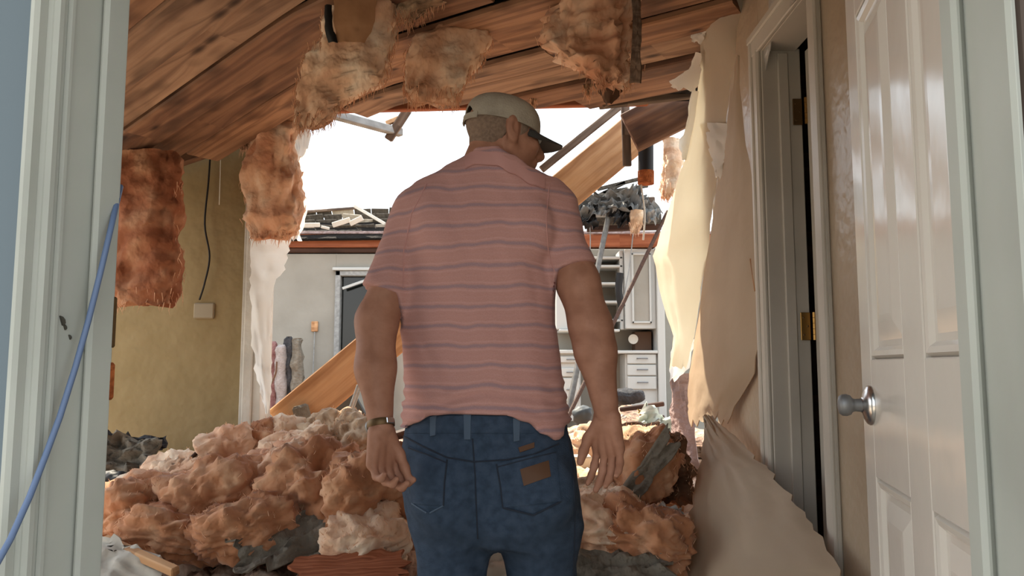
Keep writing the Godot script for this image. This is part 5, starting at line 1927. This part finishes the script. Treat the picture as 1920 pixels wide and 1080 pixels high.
	for s in [-1.0, 1.0]:
		b = Mb.new()
		b.lathe(hx * Transform3D(Basis.IDENTITY, Vector3(0.031 * s, 0.002, -0.083)), [Vector2(0.0001, 0.0115), Vector2(0.006, 0.0098), Vector2(0.0098, 0.006), Vector2(0.0115, 0), Vector2(0.0098, -0.006), Vector2(0.006, -0.0098), Vector2(0.0001, -0.0115)], 14)
		part("eye", b, M.white, man)
	# short hair round nape and temples
	f = Fld.new(Vector3(-0.11, -0.10, -0.10), Vector3(0.11, 0.09, 0.13), 0.0045, 0.004)
	f.ell(Vector3(0, 0.020, 0.0135), Vector3(0.0772, 0.078, 0.0970))
	f.ell(Vector3(0, -0.035, 0.045), Vector3(0.056, 0.05, 0.045))
	var hairline := func(p: Vector3, d: float) -> float:
		d += (nz.get_noise_3d(p.x * 90.0, p.y * 40.0, p.z * 90.0)) * 0.0008
		var low := -0.052 if p.z > 0.03 else lerpf(-0.052, 0.012, clampf((0.03 - p.z) / 0.02, 0.0, 1.0))
		if p.z < -0.014:
			low = -0.020
		return maxf(maxf(d, low - p.y), maxf(p.y - 0.028, -0.040 - p.z))
	f.done(hairline)
	b = Mb.new()
	f.into(b, hx)
	part("hair", b, hair_m, man)

	# -------- cap
	var cap := Node3D.new()
	cap.name = "cap"
	man.add_child(cap)
	var hx0 := hx
	cap.position = hx.origin - man.position
	hx = hx * Transform3D(Basis.IDENTITY, Vector3(0, -0.017, 0))
	var rim_y := func(a: float) -> float:     # a: angle from straight back
		return 0.030 + 0.034 * maxf(0.0, 1.0 - pow(a / 0.46, 2.0))
	var rows := []
	var inner := []
	for i in 15:
		var t := i / 14.0
		var ra_ := pow(maxf(0.0, 1.0 - pow(t, 3.6)), 1.0 / 2.6)
		var ro := PackedVector3Array()
		var ri := PackedVector3Array()
		for j in 48:
			var a := TAU * j / 48.0
			var from_back := absf(wrapf(a, -PI, PI))
			var y0: float = rim_y.call(from_back)
			var y := lerpf(y0, 0.118 + 0.004 * cos(a), t)
			var q := (y - 0.030) / 0.088
			var rr := pow(maxf(0.0, 1.0 - pow(clampf(q, 0.0, 1.0), 3.4)), 1.0 / 2.4) * (1.0 - 0.03 * q)
			if i == 14:
				rr = 0.001
			var w := 1.0 + 0.006 * cos(a * 6.0) * (1.0 - t)
			ro.append(hx * Vector3(sin(a) * 0.0835 * rr * w, y, 0.010 + cos(a) * 0.106 * rr * w))
			ri.append(hx * Vector3(sin(a) * 0.0805 * rr, y, 0.010 + cos(a) * 0.103 * rr))
		rows.append(ro)
		inner.append(ri)
	b = Mb.new()
	b.grid(rows, true)
	b.grid(inner, true)
	for j in 48:
		var j1 := (j + 1) % 48
		b.quad(rows[0][j], rows[0][j1], inner[0][j1], inner[0][j], -hx.basis.y)
	part("crown", b, cap_m, cap)
	b = Mb.new()
	rows = []
	for v in [0.0, 0.25, 0.5, 0.75, 1.0]:
		var ro := PackedVector3Array()
		for j in 25:
			var u := j / 12.0 - 1.0
			var a := u * 1.12
			var p := Vector3(sin(a) * 0.0830, 0.034, 0.010 - cos(a) * 0.105)
			p += Vector3(0, -0.005 * v - 0.026 * u * u * (0.4 + 0.6 * v), -0.074 * v * pow(maxf(0.0, 1.0 - pow(absf(u), 2.6)), 0.6))
			ro.append(hx * p)
		rows.append(ro)
	b.sheet(rows, 0.004, hx.basis.y)
	part("brim", b, brim_m, cap).set_meta("label", "dark curved brim")
	b = Mb.new()
	rows = []
	for y in [0.028, 0.036, 0.044]:
		var ro := PackedVector3Array()
		for j in 13:
			var a := (j / 6.0 - 1.0) * 0.56
			ro.append(hx * Vector3(sin(a) * 0.0845, y - 0.006, 0.010 + cos(a) * 0.1075))
		rows.append(ro)
	b.sheet(rows, 0.003, hx.basis.z)
	part("strap", b, cap_m, cap)
	b = Mb.new()
	b.lathe(hx * Transform3D(Basis.IDENTITY, Vector3(0, 0.119, 0.010)), [Vector2(0.008, 0.0), Vector2(0.0065, 0.004), Vector2(0.0001, 0.0055)], 12)
	part("button", b, cap_m, cap)

	# -------- jeans
	var jf := Fld.new(Vector3(-0.34, 0.03, -2.24), Vector3(0.26, 1.10, -1.80), 0.0100, 0.012)
	jf.loft(torso(jean_rows, D))
	jf.ell(at(842, 925, 1.925), Vector3(0.095, 0.105, 0.080))
	jf.ell(at(1006, 925, 1.925), Vector3(0.098, 0.105, 0.080))
	jf.ell(at(893, 985, 2.0), Vector3(0.10, 0.066, 0.10))
	jf.cap(lh, lk, 0.096, 0.076)
	jf.cap(lk, la, 0.076, 0.070)
	jf.cap(rh, rk, 0.101, 0.078)
	jf.cap(rk, ra, 0.078, 0.072)
	var waist := at(900, 772, 1.9).y
	var cleft := at(892, 900, 1.86).x
	var denim_folds := func(p: Vector3, d: float) -> float:
		d += nz.get_noise_3d(p.x * 7.0 + p.y * 4.0, p.y * 9.0, p.z * 5.0) * 0.006
		d += (nf.get_noise_3d(p.x * 5.0, p.y * 9.0 + p.x * 5.0, p.z * 5.0) - 0.3) * 0.0035 * smoothstep(0.95, 0.8, p.y)
		if p.z > -1.99:
			d += 0.010 * exp(-pow((p.x - cleft) / 0.016, 2.0)) * smoothstep(1.0, 0.88, p.y)
		return maxf(maxf(d, p.y - waist), 0.055 - p.y)
	jf.done(denim_folds)
	b = Mb.new()
	jf.into(b)
	var jeans := part("jeans", b, denim, man)
	part("pocket", patch(jf, [V.call(765, 836), V.call(837, 864), V.call(831, 948), V.call(772, 944)], 14, 12, 0.004, 0.005), denim, jeans)
	part("pocket", patch(jf, [V.call(931, 870), V.call(1042, 842), V.call(1052, 940), V.call(943, 952)], 16, 12, 0.004, 0.005), denim, jeans)
	part("leather_patch", patch(jf, [V.call(975, 880), V.call(1029, 863), V.call(1033, 893), V.call(982, 911)], 8, 5, 0.007, 0.004), patch_m, jeans).set_meta("label", "brown leather patch on the right pocket")
	part("label_tab", patch(jf, [V.call(972, 839), V.call(1002, 829), V.call(1002, 839), V.call(975, 848)], 5, 3, 0.005, 0.004), patch_m, jeans).set_meta("label", "small dark brown tab above the right pocket")
	for q in [[[806, 782], [817, 778], [816, 816], [806, 818]], [[869, 776], [883, 776], [882, 824], [870, 824]], [[962, 784], [975, 784], [974, 826], [963, 828]]]:
		part("belt_loop", patch(jf, [V.call(q[0][0], q[0][1]), V.call(q[1][0], q[1][1]), V.call(q[2][0], q[2][1]), V.call(q[3][0], q[3][1])], 3, 8, 0.006, 0.005), denim_light, jeans)
	part("waistband", patch(jf, [V.call(764, 780), V.call(1062, 780), V.call(1064, 812), V.call(760, 812)], 40, 4, 0.003, 0.004), denim, jeans)
	for q in [[[757, 818], [795, 838], [838, 858], [888, 866]], [[888, 866], [950, 862], [1000, 852], [1048, 832]], [[886, 822], [890, 880], [893, 950], [896, 1010]], [[1064, 815], [1074, 880], [1078, 950], [1076, 1040], [1074, 1110]], [[838, 862], [833, 905], [831, 948]], [[931, 870], [938, 910], [943, 952]], [[838, 868], [800, 852], [766, 840]], [[932, 876], [985, 862], [1042, 848]], [[806, 962], [831, 948]], [[772, 944], [800, 962]], [[943, 952], [1000, 966], [1052, 940]]]:
		var pts := []
		for p in q:
			pts.append(V.call(p[0], p[1]))
		part("seam", seam(jf, pts, 0.0022, 0.003 if q.size() < 4 else 0.0), denim_dark if q.size() > 2 else denim_light, jeans)
	# shoes
	for s in [[la, "shoe"], [ra, "shoe"]]:
		f = Fld.new(s[0] + Vector3(-0.08, -0.10, -0.27), s[0] + Vector3(0.08, 0.06, 0.12), 0.008, 0.010)
		f.cap(s[0] + Vector3(0, -0.045, 0.03), s[0] + Vector3(0, -0.055, -0.15), 0.040, 0.036)
		f.cap(s[0] + Vector3(0, 0.0, 0.0), s[0] + Vector3(0, -0.05, -0.02), 0.040, 0.040)
		var fl := 0.004
		var cut := func(p: Vector3, d: float) -> float:
			return maxf(d, fl - p.y)
		f.done(cut)
		b = Mb.new()
		f.into(b)
		part("shoe", b, M.kraft, man)

	# -------- shirt
	var sf := Fld.new(Vector3(-0.40, 0.86, -2.20), Vector3(0.30, 1.74, -1.80), 0.0085, 0.011)
	sf.loft(torso(shirt_rows, D, 1.0, 1.0))
	var lc := at(722, 552, 1.955)
	var rc := at(1074, 508, 1.955)
	sf.cap(at(780, 400, 2.0), lc, 0.066, 0.053)
	sf.cap(lc, lc + (lc - ls) * 0.2, 0.053, 0.051)
	sf.cap(at(1038, 394, 2.0), rc, 0.066, 0.056)
	sf.cap(rc, rc + (rc - rs) * 0.2, 0.056, 0.055)
	# shoulder blades
	sf.ell(at(840, 430, 1.915), Vector3(0.075, 0.085, 0.045))
	sf.ell(at(985, 430, 1.915), Vector3(0.070, 0.085, 0.045))
	var lax := (lc - ls).normalized()
	var rax := (rc - rs).normalized()
	var hem := [[752, 808], [775, 796], [808, 780], [850, 777], [950, 779], [985, 792], [1020, 816], [1045, 830], [1056, 826], [1068, 800]]
	var top := [[860, 292], [890, 279], [930, 281], [960, 296], [1000, 318], [1030, 326], [1060, 330]]
	var to_px := func(p: Vector3) -> float:
		return 960.0 + F * p.x / 1.88
	var xl := at(750, 550, 1.95).x
	var xr := at(1044, 510, 1.95).x
	var y6 := at(900, 615, 1.95).y
	var hem_w := []
	for q in hem:
		hem_w.append([at(q[0], q[1], 1.88).x, at(q[0], q[1], 1.88).y])
	var top_w := []
	for q in top:
		top_w.append([at(q[0], q[1], 1.95).x, at(q[0], q[1], 1.95).y])
	var y_low := at(900, 740, 1.87).y
	var shirt_folds := func(p: Vector3, d: float) -> float:
		var low := smoothstep(y_low + 0.07, y_low - 0.01, p.y)
		d += sin((p.y + 0.10 * p.x * sin(p.x * 9.0)) * 205.0 + nz.get_noise_2d(p.x * 4.0, p.y * 3.0) * 4.0) * 0.0052 * low
		d += nz.get_noise_3d(p.x * 5.0 + p.y * 1.5, p.y * 3.0, p.z * 4.0) * 0.008
		d += (nf.get_noise_3d(p.x * 5.0 + p.y * 2.0, p.y * 1.7, p.z * 3.0) - 0.3) * 0.006
		if p.y > y6 and p.x < xl:
			d = maxf(d, (p - lc).dot(lax))
		if p.y > y6 and p.x > xr:
			d = maxf(d, (p - rc).dot(rax))
		d = maxf(d, table(hem_w, p.x) - p.y)
		return maxf(d, p.y - table(top_w, p.x))
	sf.done(shirt_folds)
	b = Mb.new()
	var ys := at(900, 572, 1.87).y
	var stripes := func(p: Vector3) -> Vector2:
		return Vector2(p.x * 6.0 + p.z * 6.0, (p.y - ys + nz.get_noise_2d(p.x * 5.0, p.y * 3.0) * 0.012 + 0.10 * pow(p.x + 0.04, 2.0)) / 0.0495)
	sf.into(b, Transform3D.IDENTITY, stripes)
	var shirt := part("polo_shirt", b, shirt_m, man)
	# collar laid round the nape
	rows = []
	for i in 5:
		var v := i / 4.0
		var ro := PackedVector3Array()
		for j in 29:
			var px := lerpf(872.0, 1022.0, j / 28.0)
			var q := onto(sf, px, table(top, px) + 4.0 + 24.0 * v)
			ro.append(q + (EYE - q).normalized() * lerpf(0.004, 0.0075, v))
		rows.append(ro)
	b = Mb.new()
	b.sheet(rows, 0.004, Vector3.BACK)
	part("collar", b, collar_m, shirt)
	for q in [[[800, 345], [772, 400], [757, 470], [756, 540]], [[1030, 348], [1024, 410], [1028, 470], [1040, 510]]]:
		var pts := []
		for p in q:
			pts.append(V.call(p[0], p[1]))
		part("seam", seam(sf, pts, 0.0016), collar_m, shirt)

	# -------- wristwatch
	var wt := Node3D.new()
	wt.name = "wristwatch"
	man.add_child(wt)
	var wp := lw + (lm - lw).normalized() * 0.012
	wt.position = wp - man.position
	var wy := (lm - lw).normalized()
	var wz := (nl - wy * nl.dot(wy)).normalized()
	var wb := Basis(wy.cross(wz), wy, wz)
	b = Mb.new()
	b.lathe(Transform3D(wb, wp), [Vector2(0.0300, -0.008), Vector2(0.0325, -0.008), Vector2(0.0332, 0.0), Vector2(0.0325, 0.008), Vector2(0.0300, 0.008)], 30)
	part("band", b, M.old_brass, wt)
	b = Mb.new()
	b.lathe(Transform3D(Basis(wb.x, -wb.z, wb.y), wp - wb.z * 0.031), [Vector2(0.018, 0.0), Vector2(0.018, 0.006), Vector2(0.015, 0.009), Vector2(0.0001, 0.009)], 22)
	part("face", b, M.steel, wt)
	b = Mb.new()
	b.box(Transform3D(wb, wp + wb.z * 0.0335), Vector3(0.022, 0.014, 0.005), 0.0015)
	part("clasp", b, M.chrome, wt)
